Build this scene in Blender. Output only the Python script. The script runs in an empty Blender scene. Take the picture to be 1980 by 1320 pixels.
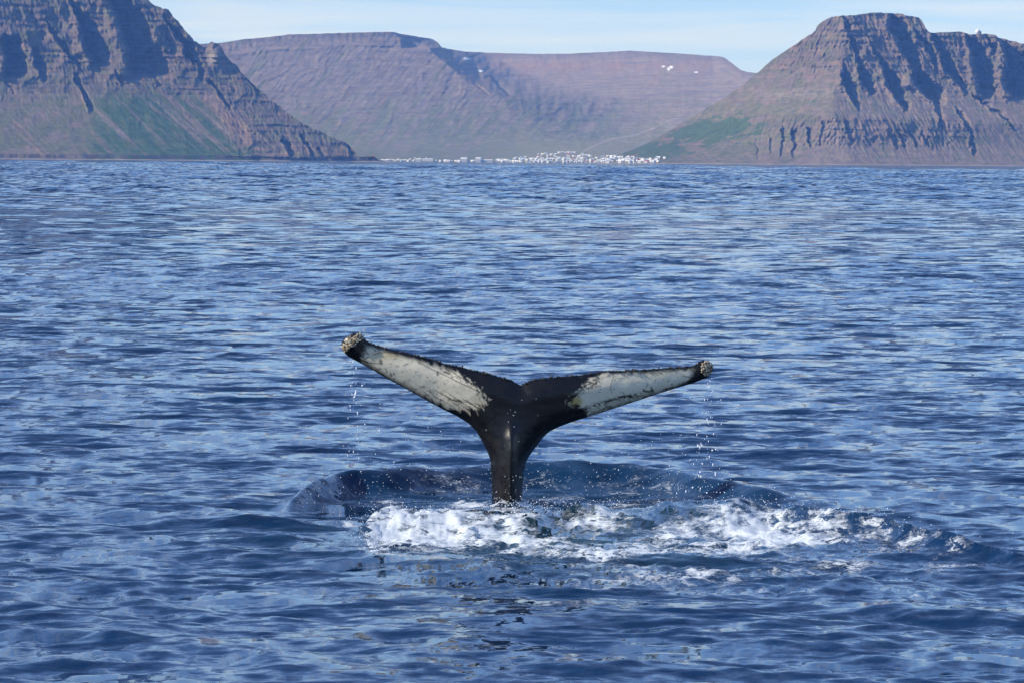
import bpy, math, random
import numpy as np
from mathutils import Vector, Matrix
from mathutils.geometry import delaunay_2d_cdt

rad = math.radians
scene = bpy.context.scene
COL = scene.collection

# ------------------------------------------------------------------ camera
CAM_H = 3.8
F_PX = 7000.0                      # focal length in pixels of the 1980 px wide photograph (127 mm)
FAR = 6000.0 * (F_PX / 3850.0 - 1) # metres by which the far shore stands back
PITCH = math.atan(347.0 / F_PX)
ROLL = 0.0070
FWD = np.array([0, math.cos(PITCH), -math.sin(PITCH)])
RT0 = np.array([1.0, 0, 0]); UP0 = np.array([0, math.sin(PITCH), math.cos(PITCH)])
RT = math.cos(ROLL) * RT0 + math.sin(ROLL) * UP0
UP = -math.sin(ROLL) * RT0 + math.cos(ROLL) * UP0
cam_data = bpy.data.cameras.new('camera')
cam_data.sensor_width = 36.0
cam_data.lens = 36.0 * F_PX / 1980.0
cam_data.clip_start = 0.5
cam_data.clip_end = 60000.0
cam = bpy.data.objects.new('camera', cam_data)
COL.objects.link(cam)
M3 = Matrix((RT.tolist(), UP.tolist(), (-FWD).tolist())).transposed()
cam.matrix_world = Matrix.Translation((0, 0, CAM_H)) @ M3.to_4x4()
scene.camera = cam

# ------------------------------------------------------------------ sky, sun, exposure
SUN_EL = rad(31)
SUN_AZ = rad(14)                    # the sun stands left, this far behind the camera's shoulder line
sun_dir = Vector((-math.cos(SUN_EL) * math.cos(SUN_AZ), -math.cos(SUN_EL) * math.sin(SUN_AZ), math.sin(SUN_EL)))
world = bpy.data.worlds.new('World')
scene.world = world
world.use_nodes = True
wn, wl = world.node_tree.nodes, world.node_tree.links
wn.clear()
w_out = wn.new('ShaderNodeOutputWorld')
w_bg = wn.new('ShaderNodeBackground')
w_bg.inputs['Strength'].default_value = 0.15
sky = wn.new('ShaderNodeTexSky')
sky.sky_type = 'NISHITA'
sky.sun_disc = False
sky.sun_elevation = SUN_EL
sky.sun_rotation = math.atan2(sun_dir.x, sun_dir.y)
sky.air_density = 1.0
sky.dust_density = 0.0
sky.ozone_density = 2.0
tc = wn.new('ShaderNodeTexCoord')
mp = wn.new('ShaderNodeMapping'); mp.inputs['Scale'].default_value = (5.0, 5.0, 90.0)
cn = wn.new('ShaderNodeTexNoise'); cn.inputs['Scale'].default_value = 1.3
cn.inputs['Detail'].default_value = 6; cn.inputs['Roughness'].default_value = 0.55
cn.inputs['Distortion'].default_value = 0.6
cr = wn.new('ShaderNodeMapRange')
cr.inputs['From Min'].default_value = 0.46; cr.inputs['From Max'].default_value = 0.78
cr.inputs['To Min'].default_value = 0.0; cr.inputs['To Max'].default_value = 0.9
cmix = wn.new('ShaderNodeMixRGB'); cmix.inputs['Color2'].default_value = (3.9, 4.3, 4.7, 1)
wl.new(tc.outputs['Generated'], mp.inputs['Vector']); wl.new(mp.outputs['Vector'], cn.inputs['Vector'])
wl.new(cn.outputs['Fac'], cr.inputs['Value']); wl.new(cr.outputs['Result'], cmix.inputs['Fac'])
ctint = wn.new('ShaderNodeMixRGB'); ctint.blend_type = 'MULTIPLY'; ctint.inputs['Fac'].default_value = 1.0
ctint.inputs['Color2'].default_value = (0.445, 0.565, 0.93, 1)      # camera white balance, the whole sky alike
wl.new(sky.outputs['Color'], ctint.inputs['Color1'])
veil = wn.new('ShaderNodeMixRGB'); veil.inputs['Fac'].default_value = 0.22   # thin high veil over the whole sky
veil.inputs['Color2'].default_value = (0.72, 2.1, 4.7, 1)
wl.new(ctint.outputs['Color'], veil.inputs['Color1'])
wl.new(veil.outputs['Color'], cmix.inputs['Color1'])
wl.new(cmix.outputs['Color'], w_bg.inputs['Color'])
wl.new(w_bg.outputs['Background'], w_out.inputs['Surface'])

sun_data = bpy.data.lights.new('sun', 'SUN')
sun_data.energy = 4.6
sun_data.angle = rad(0.5)
sun_data.color = (1.0, 0.94, 0.85)
sun = bpy.data.objects.new('sun', sun_data)
COL.objects.link(sun)
sun.rotation_euler = sun_dir.to_track_quat('Z', 'Y').to_euler()
sun.location = (-50, 0, 60)

scene.view_settings.view_transform = 'Standard'
scene.view_settings.look = 'None'
scene.view_settings.gamma = 1.0
scene.view_settings.use_curve_mapping = False
scene.view_settings.exposure = 0.47
scene.cycles.use_denoising = True
scene.cycles.max_bounces = 8
scene.cycles.diffuse_bounces = 3
scene.cycles.glossy_bounces = 4
scene.cycles.transmission_bounces = 6
scene.cycles.volume_bounces = 0
scene.cycles.sample_clamp_indirect = 6.0
scene.cycles.caustics_reflective = False
scene.cycles.caustics_refractive = False

# ------------------------------------------------------------------ helpers
def ray(px, py):
    px = np.asarray(px, float); py = np.asarray(py, float)
    u = (px - 990.0) / F_PX; v = (660.0 - py) / F_PX
    return FWD + u[..., None] * RT + v[..., None] * UP

def at_depth(px, py, Y):
    """world point on the sight line of a photograph pixel at forward distance Y"""
    r = ray(px, py)
    k = np.asarray(Y, float) / r[..., 1]
    return r * k[..., None] + np.array([0, 0, CAM_H])

def on_water(px, py, z=0.0):
    r = ray(px, py)
    k = (z - CAM_H) / r[..., 2]
    return r * k[..., None] + np.array([0, 0, CAM_H])

def project(P):
    d = P - np.array([0, 0, CAM_H])
    w = d @ FWD
    w = np.where(w < 0.1, 0.1, w)
    return 990 + F_PX * (d @ RT) / w, 660 - F_PX * (d @ UP) / w

def sstep(a, b, x):
    t = np.clip((x - a) / (b - a), 0, 1)
    return t * t * (3 - 2 * t)

_rs = np.random.RandomState(11)
_perm = _rs.permutation(256).astype(np.int32)
_perm = np.concatenate([_perm, _perm, _perm])
_ga = _rs.rand(256) * 2 * math.pi
_gx, _gy = np.cos(_ga).astype(np.float32), np.sin(_ga).astype(np.float32)

def pn(x, y, seed=0):
    """2-D gradient noise, about -0.7..0.7"""
    x = np.asarray(x, np.float64) + seed * 37.31; y = np.asarray(y, np.float64) + seed * 17.77
    xi = np.floor(x); yi = np.floor(y)
    fx = (x - xi).astype(np.float32); fy = (y - yi).astype(np.float32)
    xi = xi.astype(np.int64) & 255; yi = yi.astype(np.int64) & 255
    u = fx * fx * fx * (fx * (fx * 6 - 15) + 10); v = fy * fy * fy * (fy * (fy * 6 - 15) + 10)
    def g(ix, iy, dx, dy):
        h = _perm[(_perm[ix & 255] + iy) & 255]
        return _gx[h] * dx + _gy[h] * dy
    a = g(xi, yi, fx, fy); b = g(xi + 1, yi, fx - 1, fy)
    c = g(xi, yi + 1, fx, fy - 1); d = g(xi + 1, yi + 1, fx - 1, fy - 1)
    return (a + u * (b - a)) + v * ((c + u * (d - c)) - (a + u * (b - a)))

def fbm(x, y, octv=4, seed=0, gain=0.5, lac=2.03):
    s = 0; a = 1.0; f = 1.0
    for o in range(octv):
        s = s + a * pn(x * f, y * f, seed + o * 3)
        a *= gain; f *= lac
    return s

def ridged(x, y, octv=4, seed=0, gain=0.5):
    s = 0; a = 1.0; f = 1.0; n = 0
    for o in range(octv):
        s = s + a * (1 - 2.2 * np.abs(pn(x * f, y * f, seed + o * 3)))
        n += a; a *= gain; f *= 2.07
    return s / n

def make_mesh(name, verts, faces, smooth=True):
    me = bpy.data.meshes.new(name)
    verts = np.ascontiguousarray(verts, np.float32); faces = np.ascontiguousarray(faces, np.int32)
    n, k = faces.shape
    me.vertices.add(len(verts)); me.vertices.foreach_set('co', verts.ravel())
    me.loops.add(n * k); me.loops.foreach_set('vertex_index', faces.ravel())
    me.polygons.add(n)
    me.polygons.foreach_set('loop_start', np.arange(0, n * k, k, dtype=np.int32))
    me.polygons.foreach_set('loop_total', np.full(n, k, np.int32))
    if smooth:
        me.polygons.foreach_set('use_smooth', np.ones(n, bool))
    me.update(calc_edges=True)
    return me

def add_float(me, name, vals):
    a = me.attributes.new(name, 'FLOAT', 'POINT')
    a.data.foreach_set('value', np.ascontiguousarray(vals, np.float32).ravel())

def add_color(me, name, rgb):
    a = me.attributes.new(name, 'FLOAT_COLOR', 'POINT')
    c = np.ones((len(rgb), 4), np.float32); c[:, :3] = rgb
    a.data.foreach_set('color', c.ravel())

def obj(name, me, mats, parent=None, **props):
    o = bpy.data.objects.new(name, me)
    COL.objects.link(o)
    for m in (mats if isinstance(mats, (list, tuple)) else [mats]):
        if me is not None and m is not None and m.name not in me.materials:
            me.materials.append(m)
    if parent is not None:
        o.parent = parent
    for k, v in props.items():
        o[k] = v
    return o

def new_mat(name):
    m = bpy.data.materials.new(name); m.use_nodes = True
    nt = m.node_tree
    return m, nt.nodes, nt.links, nt.nodes['Principled BSDF']

def N(nodes, t, **kw):
    n = nodes.new(t)
    for k, v in kw.items():
        if k in n.inputs:
            n.inputs[k].default_value = v
        else:
            setattr(n, k, v)
    return n

def grid_faces(nr, nc, wrap=False):
    c = nc if wrap else nc - 1
    i, j = np.meshgrid(np.arange(nr - 1), np.arange(c), indexing='ij')
    j2 = (j + 1) % nc
    return np.stack([i * nc + j, i * nc + j2, (i + 1) * nc + j2, (i + 1) * nc + j], -1).reshape(-1, 4)

# ------------------------------------------------------------------ sea
def build_sea():
    ds = [1.5]
    while ds[-1] < 15800:
        d = ds[-1]
        if d < 24:
            s = 0.6 if d < 20 else 0.6 - 0.54 * (d - 20) / 4.0
        else:
            s = 0.050 * (max(d, 30) / 30.0) ** 1.5 if d < 200 else (0.85 * (d / 200.0) ** 1.1 if d < 2800 else 15.5 * (d / 2800.0) ** 2.2)
        ds.append(d + max(s, 0.046))
    ds = np.array(ds)
    fine = np.concatenate([np.arange(-12.5, -8.6, 0.075), np.arange(-8.6, 8.6001, 0.037), np.arange(8.675, 12.5001, 0.075)])
    outer, a, st = [], 12.5, 0.09
    while a < 176:
        st = min(st * 1.28, 6.0); a += st
        outer.append(a)
    outer = np.array(outer)
    ang = np.radians(np.concatenate([-outer[::-1], fine, outer]))
    nr, nc = len(ds), len(ang)
    D, A = np.meshgrid(ds, ang, indexing='ij')
    X = (D * np.sin(A)).astype(np.float32); Y = (D * np.cos(A)).astype(np.float32)
    rowsp = np.gradient(ds); colsp = np.gradient(ang)
    Z = np.zeros_like(X); DX = np.zeros_like(X); DY = np.zeros_like(X)
    rs = np.random.RandomState(5)
    ncomp = 165
    lam = np.exp(np.linspace(math.log(0.16), math.log(70.0), ncomp)) * np.exp(rs.normal(0, 0.02, ncomp))
    W = np.exp(-0.5 * ((np.log(lam) - math.log(0.55)) / 0.85) ** 2) + 0.16 + 0.22 * (lam < 0.45)
    W *= np.where(lam > 4, 0.42, np.where(lam > 1.4, 0.68, 1.0))
    mss_target = 0.0175
    W = np.where(lam > 9, 0.45, W)
    slope = W * math.sqrt(2 * mss_target / np.sum(W[lam <= 9] ** 2))
    kk = 2 * math.pi / lam
    amp = slope / kk
    mean = rad(-102)
    th = mean + rs.normal(0, 1, ncomp) * np.interp(np.log(lam), [math.log(0.16), math.log(11)], [0.95, 0.42])
    ph = rs.rand(ncomp) * 2 * math.pi
    # gusts: patches where the short waves stand higher or lower
    gust = 1.0 + 0.42 * fbm(X / 9.0, Y / 24.0, 3, 21) + 0.42 * fbm(X / 60.0, Y / 90.0, 2, 25)
    gust = np.clip(gust, 0.35, 1.8).astype(np.float32)
    # the diving whale leaves a smoothed 'footprint'
    qx, qy = project(np.stack([X, Y, np.zeros_like(X)], -1).reshape(-1, 3).astype(float))
    qx = qx.reshape(X.shape).astype(np.float32); qy = qy.reshape(X.shape).astype(np.float32)
    calm = 1 - 0.75 * np.exp(-(((qx - 1040) / 430) ** 2 + ((qy - 985) / 62) ** 2) ** 2)
    calm *= 1 - 0.36 * np.exp(-(((qx - 1030) / 480) ** 2 + ((qy - 1165) / 95) ** 2) ** 2)
    mss_res = np.zeros_like(X)
    CH = 64
    for r0 in range(0, nr, CH):
        r1 = min(nr, r0 + CH)
        sp = np.maximum(rowsp[r0:r1, None], ds[r0:r1, None] * colsp[None, :]).astype(np.float32)
        spmin = sp.min()
        x = X[r0:r1]; y = Y[r0:r1]; g = gust[r0:r1]; cm = calm[r0:r1]
        for i in range(ncomp):
            if lam[i] < 2.2 * spmin:
                continue
            att = np.clip((lam[i] / sp - 2.2) / 2.4, 0, 1)
            gg = g if lam[i] < 1.2 else (0.5 + 0.5 * g if lam[i] < 3 else 1.0)
            a = amp[i] * att * gg * cm
            if lam[i] > 9:
                a = a * sstep(14 * lam[i], 40 * lam[i], D[r0:r1])
            p = kk[i] * (x * math.cos(th[i]) + y * math.sin(th[i])) + ph[i]
            Z[r0:r1] += a * np.cos(p)
            s = a * np.sin(p) * (0.9 if lam[i] > 0.5 else 0.4)
            DX[r0:r1] -= s * math.cos(th[i]); DY[r0:r1] -= s * math.sin(th[i])
            mss_res[r0:r1] += 0.5 * (a * kk[i]) ** 2
    # far off, where the grid cannot carry the short waves, the longer ones keep the sea's steepness
    boost = np.clip(np.sqrt(mss_target * np.interp(D, [100, 400, 1500], [0.75, 0.75, 1.0]) / np.maximum(mss_res, 1e-5)), 1.0, 4.0)
    boost = np.where(D > 120, boost, 1.0 + (boost - 1) * sstep(60, 120, D))
    boost = 1 + (boost - 1) * (1 - sstep(2500, 3500, D))
    Z *= boost; DX *= boost; DY *= boost; mss_res *= boost ** 2
    unres = np.sqrt(np.clip(mss_target * np.interp(D, [100, 500, 3000], [1.1, 2.4, 4.0]) * gust ** 2 - mss_res, 0, None))
    # ---- the whale's disturbance, authored on the water plane
    near = (D < 90) & (np.abs(A) < rad(9.3))
    wob = 7 * fbm(X / 0.9, Y / 1.6, 3, 41)
    # far lip of the footprint
    xs = [520, 545, 580, 625, 690, 800, 900, 1000, 1100, 1200, 1300, 1400, 1480, 1560, 1640]
    c = np.interp(qx, xs, [990, 984, 974, 963, 953, 945, 940, 938, 938, 941, 949, 961, 969, 975, 980]) + wob * 0.2
    h = np.interp(qx, xs, [0, .03, .14, .23, .27, .28, .25, .25, .28, .28, .27, .22, .14, .06, 0])
    h = h * (1 + 0.25 * fbm(X / 1.1, Y / 4.0, 2, 44))
    dl = qy - c
    prof = np.where(dl > 0, np.exp(-(dl / 5.5) ** 2), np.exp(-(dl / 11.0) ** 2))
    Z += np.where(near, h * prof, 0)
    Z -= np.where(near, 0.05 * np.exp(-(((qx - 1000) / 340) ** 2 + ((qy - 985) / 26) ** 2) ** 2), 0)
    # near lip, foaming
    xs = [640, 690, 715, 740, 850, 990, 1100, 1300, 1400, 1480, 1600, 1700, 1800, 1880, 1960, 2040]
    c2 = np.interp(qx, xs, [1040, 1030, 1026, 1022, 1019, 1018, 1009, 1007, 1008, 1006, 1019, 1034, 1057, 1072, 1086, 1092]) + wob
    h2 = np.interp(qx, xs, [0, .03, .16, .21, .20, .18, .18, .18, .20, .21, .21, .20, .18, .13, .07, 0])
    fw = np.interp(qx, [720, 900, 1300, 1500, 1640], [14, 20, 22, 18, 8])
    h2 = h2 * (1 + np.interp(qx, [1500, 1700], [.55, .2]) * fbm(X / 0.6, Y / 2.0, 3, 47))
    dl2 = qy - c2
    prof2 = np.where(dl2 > 0, 1 - sstep(-4, fw, dl2), np.exp(-(dl2 / 9.0) ** 2))
    Z += np.where(near, h2 * prof2, 0)
    # low smooth swells thrown out in front and to the left
    for (cx, cy, rx, ry, hh) in [(860, 1098, 230, 17, .07), (700, 1135, 190, 14, .05), (1330, 1195, 330, 16, .06),
                                 (1640, 1130, 300, 13, .05), (330, 1000, 190, 10, .06), (505, 1012, 80, 9, .07),
                                 (1620, 1255, 260, 26, .05), (930, 1190, 330, 20, .04), (1830, 1180, 200, 12, .05),
                                 (240, 1230, 180, 22, .06), (620, 1290, 260, 24, .05), (1150, 1285, 260, 20, .05)]:
        wv = qy - cy - 0.05 * (qx - cx) + wob
        Z += np.where(near, hh * np.exp(-((qx - cx) / rx) ** 2) * np.exp(-(wv / ry) ** 2), 0)
    # where foam lies: (x, y, half width, half height, weight) on the water plane
    blobs = [(775, 1035, 75, 30, 1.0), (860, 1038, 100, 30, 1.0), (960, 1040, 90, 26, .95), (1040, 1055, 110, 22, .86),
             (990, 1020, 60, 12, .9), (1160, 1018, 120, 14, .72), (1150, 1070, 110, 14, .84), (1260, 1058, 110, 16, .80),
             (1330, 1035, 100, 22, .78), (1450, 1030, 100, 30, .97), (1520, 1040, 80, 24, 1.0), (1590, 1035, 70, 24, .84),
             (1400, 1062, 130, 14, .84), (1680, 1040, 70, 18, .62), (1750, 1058, 90, 16, .60), (1850, 1072, 70, 12, .52),
             (1330, 1118, 140, 14, .70), (1240, 1098, 120, 10, .70), (1400, 1126, 90, 8, .66), (1630, 1093, 85, 8, .76),
             (1540, 1080, 110, 12, .58), (1760, 1108, 90, 10, .48), (1900, 1085, 90, 8, .45), (1200, 1130, 170, 18, .54),
             (1500, 1128, 160, 14, .40), (1700, 1150, 180, 14, .34), (1770, 1158, 16, 3, .6), (1550, 1106, 170, 5, .60), (1450, 1142, 130, 5, .52), (1820, 1092, 130, 5, .52), (1700, 1122, 120, 4, .5),
             (950, 1120, 160, 26, .30), (730, 1060, 40, 10, .85), (690, 1012, 50, 6, .62),
             (755, 970, 60, 7, .60), (700, 985, 60, 6, .30), (910, 968, 45, 8, .80), (985, 976, 50, 9, .78),
             (1080, 962, 70, 8, .55), (1190, 972, 70, 6, .56), (1240, 955, 110, 8, .44), (720, 955, 110, 7, .36),
             (880, 948, 130, 8, .42), (1050, 945, 110, 8, .44), (1180, 948, 110, 9, .46), (1330, 962, 90, 8, .24),
             (620, 965, 60, 8, .20), (860, 985, 120, 8, .34), (1100, 988, 200, 6, .22), (1420, 970, 50, 8, .15)]
    foam = np.zeros_like(X)
    for (cx, cy, rx, ry, w) in blobs:
        foam = np.maximum(foam, w * np.exp(-(((qx - cx) / (rx * 1.25)) ** 2 + ((qy - cy) / (ry * 1.25)) ** 2) ** 1.3))
    foam = np.where(near, foam, 0)
    aer = np.where(near, np.exp(-(((qx - 1080) / 430) ** 2 + ((qy - 1035) / 75) ** 2)), 0)
    rough = np.clip(foam * 1.2, 0, 1) * (.25 + .75 * sstep(-8, 4, qy - c2))
    Z += np.where(near, rough * (0.050 * fbm(X / 0.28, Y / 0.5, 4, 51, 0.65) + 0.022 * np.abs(fbm(X / 0.16, Y / 0.2, 2, 55))), 0)
    turb = np.where(near, np.exp(-(((qx - 1350) / 620) ** 2 + ((qy - 1070) / 75) ** 2)), 0)
    Z += turb * 0.030 * fbm(X / 0.5, Y / 0.6, 4, 58)
    # splash collar where the tail stands in the water
    Z += np.where(near, 0.06 * np.exp(-(((qx - 985) / 50) ** 2 + ((qy - 972) / 8) ** 2)) * (1 + fbm(X / .1, Y / .1, 2, 61)), 0)
    V = np.stack([X + DX, Y + DY, Z], -1).reshape(-1, 3)
    me = make_mesh('sea', V, grid_faces(nr, nc))
    add_float(me, 'foam', foam); add_float(me, 'aerated', aer); add_float(me, 'ripple', unres)
    return me

def sea_material():
    m, n, l, b = new_mat('sea_water')
    geo = N(n, 'ShaderNodeNewGeometry')
    af = N(n, 'ShaderNodeAttribute', attribute_name='foam')
    aa = N(n, 'ShaderNodeAttribute', attribute_name='aerated')
    ar = N(n, 'ShaderNodeAttribute', attribute_name='ripple')
    # fine ripples tilt the surface: two sizes of noise added to the normal
    def tilt(scale, detail, stretch):
        mpn = N(n, 'ShaderNodeMapping'); mpn.inputs['Scale'].default_value = stretch
        t = N(n, 'ShaderNodeTexNoise', Scale=scale, Detail=detail, Roughness=0.55)
        l.new(geo.outputs['Position'], mpn.inputs['Vector']); l.new(mpn.outputs['Vector'], t.inputs['Vector'])
        s = N(n, 'ShaderNodeVectorMath', operation='SUBTRACT'); s.inputs[1].default_value = (0.5, 0.5, 0.5)
        l.new(t.outputs['Color'], s.inputs[0])
        k = N(n, 'ShaderNodeVectorMath', operation='MULTIPLY'); k.inputs[1].default_value = (1, 1, 0)
        l.new(s.outputs['Vector'], k.inputs[0])
        return k
    r1 = tilt(7.0, 4.0, (0.55, 1.0, 1.0)); r2 = tilt(1.3, 5.0, (0.5, 1.0, 1.0))
    k1 = N(n, 'ShaderNodeVectorMath', operation='SCALE'); k1.inputs['Scale'].default_value = 0.95
    l.new(r1.outputs['Vector'], k1.inputs[0])
    mr = N(n, 'ShaderNodeMath', operation='MULTIPLY'); mr.inputs[1].default_value = 17.0
    l.new(ar.outputs['Fac'], mr.inputs[0])
    k2 = N(n, 'ShaderNodeVectorMath', operation='SCALE')
    l.new(r2.outputs['Vector'], k2.inputs[0]); l.new(mr.outputs['Value'], k2.inputs['Scale'])
    a1 = N(n, 'ShaderNodeVectorMath', operation='ADD'); a2 = N(n, 'ShaderNodeVectorMath', operation='ADD')
    nn = N(n, 'ShaderNodeVectorMath', operation='NORMALIZE')
    l.new(k1.outputs['Vector'], a1.inputs[0]); l.new(k2.outputs['Vector'], a1.inputs[1])
    l.new(a1.outputs['Vector'], a2.inputs[0]); l.new(geo.outputs['Normal'], a2.inputs[1])
    l.new(a2.outputs['Vector'], nn.inputs[0])
    l.new(nn.outputs['Vector'], b.inputs['Normal'])
    mixc = N(n, 'ShaderNodeMixRGB'); mixc.inputs['Color1'].default_value = (0.0015, 0.019, 0.062, 1)
    mixc.inputs['Color2'].default_value = (0.010, 0.034, 0.052, 1)
    l.new(aa.outputs['Fac'], mixc.inputs['Fac']); l.new(mixc.outputs['Color'], b.inputs['Base Color'])
    b.inputs['Roughness'].default_value = 0.04
    b.inputs['IOR'].default_value = 1.333
    # foam: lacy threshold of noise against the local foam amount
    fm = N(n, 'ShaderNodeMapping'); fm.inputs['Scale'].default_value = (0.48, 0.42, 1.0)
    l.new(geo.outputs['Position'], fm.inputs['Vector'])
    t1 = N(n, 'ShaderNodeTexNoise', Scale=5.4, Detail=13.0, Roughness=0.76, Distortion=0.4)
    t2 = N(n, 'ShaderNodeTexNoise', Scale=4.2, Detail=7.0, Roughness=0.6, Distortion=1.6)
    dist = N(n, 'ShaderNodeVectorMath', operation='SCALE'); dist.inputs['Scale'].default_value = 0.35
    dadd = N(n, 'ShaderNodeVectorMath', operation='ADD')
    l.new(fm.outputs['Vector'], t1.inputs['Vector'])
    l.new(t1.outputs['Color'], dist.inputs[0]); l.new(dist.outputs['Vector'], dadd.inputs[0]); l.new(fm.outputs['Vector'], dadd.inputs[1])
    l.new(dadd.outputs['Vector'], t2.inputs['Vector'])
    lace = N(n, 'ShaderNodeMapRange'); lace.inputs['From Min'].default_value = 0.0; lace.inputs['From Max'].default_value = 0.13
    lace.inputs['To Min'].default_value = 0.16; lace.inputs['To Max'].default_value = -0.10
    fa = N(n, 'ShaderNodeMath', operation='SUBTRACT'); fa.inputs[1].default_value = 0.5; l.new(t2.outputs['Fac'], fa.inputs[0])
    fb = N(n, 'ShaderNodeMath', operation='ABSOLUTE'); l.new(fa.outputs['Value'], fb.inputs[0])
    l.new(fb.outputs['Value'], lace.inputs['Value'])
    s1 = N(n, 'ShaderNodeMath', operation='ADD'); l.new(t1.outputs['Fac'], s1.inputs[0]); l.new(lace.outputs['Result'], s1.inputs[1])
    s2 = N(n, 'ShaderNodeMath', operation='MULTIPLY'); s2.inputs[1].default_value = 0.52; l.new(af.outputs['Fac'], s2.inputs[0])
    s3 = N(n, 'ShaderNodeMath', operation='ADD'); l.new(s1.outputs['Value'], s3.inputs[0]); l.new(s2.outputs['Value'], s3.inputs[1])
    fr = N(n, 'ShaderNodeMapRange'); fr.interpolation_type = 'SMOOTHSTEP'
    fr.inputs['From Min'].default_value = 0.85; fr.inputs['From Max'].default_value = 1.07; fr.inputs['To Max'].default_value = 0.92
    l.new(s3.outputs['Value'], fr.inputs['Value'])
    gate = N(n, 'ShaderNodeMapRange'); gate.inputs['From Min'].default_value = 0.05; gate.inputs['From Max'].default_value = 0.3
    l.new(af.outputs['Fac'], gate.inputs['Value'])
    fx = N(n, 'ShaderNodeMath', operation='MULTIPLY'); l.new(fr.outputs['Result'], fx.inputs[0]); l.new(gate.outputs['Result'], fx.inputs[1])
    foam = N(n, 'ShaderNodeBsdfPrincipled', Roughness=0.75)
    foam.inputs['Base Color'].default_value = (0.64, 0.68, 0.70, 1)
    bump = N(n, 'ShaderNodeBump', Strength=0.6, Distance=0.05); l.new(t1.outputs['Fac'], bump.inputs['Height'])
    l.new(bump.outputs['Normal'], foam.inputs['Normal'])
    ms = N(n, 'ShaderNodeMixShader')
    l.new(fx.outputs['Value'], ms.inputs['Fac']); l.new(b.outputs['BSDF'], ms.inputs[1]); l.new(foam.outputs['BSDF'], ms.inputs[2])
    l.new(ms.outputs['Shader'], n['Material Output'].inputs['Surface'])
    return m

sea = obj('sea', build_sea(), sea_material(), kind='structure')

# ------------------------------------------------------------------ mountains
def rock_material(name, scale):
    m, n, l, b = new_mat(name)
    at = N(n, 'ShaderNodeAttribute', attribute_name='tone')
    geo = N(n, 'ShaderNodeNewGeometry')
    mpn = N(n, 'ShaderNodeMapping'); mpn.inputs['Scale'].default_value = (1, 1, 2.2)
    l.new(geo.outputs['Position'], mpn.inputs['Vector'])
    t = N(n, 'ShaderNodeTexNoise', Scale=scale, Detail=6.0, Roughness=0.65)
    l.new(mpn.outputs['Vector'], t.inputs['Vector'])
    r = N(n, 'ShaderNodeMapRange'); r.inputs['From Min'].default_value = 0.25; r.inputs['From Max'].default_value = 0.75
    r.inputs['To Min'].default_value = 0.62; r.inputs['To Max'].default_value = 1.38
    l.new(t.outputs['Fac'], r.inputs['Value'])
    mx = N(n, 'ShaderNodeVectorMath', operation='SCALE')
    l.new(at.outputs['Color'], mx.inputs[0]); l.new(r.outputs['Result'], mx.inputs['Scale'])
    l.new(mx.outputs['Vector'], b.inputs['Base Color'])
    b.inputs['Roughness'].default_value = 0.95
    b.inputs['Specular IOR Level'].default_value = 0.1
    bp = N(n, 'ShaderNodeBump', Strength=0.35, Distance=6.0)
    l.new(t.outputs['Fac'], bp.inputs['Height']); l.new(bp.outputs['Normal'], b.inputs['Normal'])
    return m

def wedge(px, py, left, right, k, scale, soft=6):
    """a gully: drops away right behind the spur along `left`, climbs back out towards `right`"""
    L = np.array(left, float); R = np.array(right, float)
    y0 = min(L[0, 1], R[0, 1]); y1 = max(L[-1, 1], R[-1, 1])
    xl = np.interp(py, L[:, 1], L[:, 0]); xr = np.interp(py, R[:, 1], R[:, 0])
    w = np.maximum(xr - xl, 3.0)
    u = (px - xl) / w
    shp = np.where(u < 0, 0, np.where(u < 0.14, u / 0.14, np.clip((1 - u) / 0.86, 0, 1)))
    spur = -0.22 * np.exp(-((u + 0.10) / 0.22) ** 2)
    wmean = np.clip(np.interp(py, L[:, 1], np.interp(L[:, 1], R[:, 1], R[:, 0]) - L[:, 0]), 4, 60)
    e = sstep(y0 - soft, y0 + soft, py) * (1 - sstep(y1 - soft * 1.5, y1 + soft, py))
    return (shp + spur) * e * k * wmean * scale * 1.9

def streak(px, py, slant, wx, wy, seed, octv=3):
    return fbm((px - slant * py) / wx, py / wy, octv, seed)

def lerp3(a, b, f):
    f = np.clip(f, 0, 1)[..., None]
    return a * (1 - f) + b * f

def col3(*c):
    return np.array(c, float)

def back_rows(P):
    """carry the crest on behind: a near flat top, then down to the far side"""
    crest = P[-1]
    dirn = crest - np.array([0, 0, CAM_H]); dirn[:, 2] = 0
    dirn /= np.linalg.norm(dirn, axis=1)[:, None]
    rows = []
    for dist, zf, zo in ((40, 1.0, -1), (250, 0.985, -4), (900, 0.95, -10), (1900, 0.5, -10), (2600, 0.0, -2.5)):
        q = crest + dirn * dist
        q[:, 2] = np.maximum(crest[:, 2] * zf + zo, -2.5)
        rows.append(q[None])
    return np.concatenate([P] + rows, 0)

def finish(name, P, tone, mat, label):
    nr0 = P.shape[0]
    Q = back_rows(P)
    T = np.concatenate([tone] + [tone[-1:]] * 5, 0)
    nr, nc = Q.shape[:2]
    me = make_mesh(name, Q.reshape(-1, 3), grid_faces(nr, nc))
    add_color(me, 'tone', np.clip(T.reshape(-1, 3), 0.004, 0.9))
    o = obj(name, me, mat, kind='structure', label=label)
    return o

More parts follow.
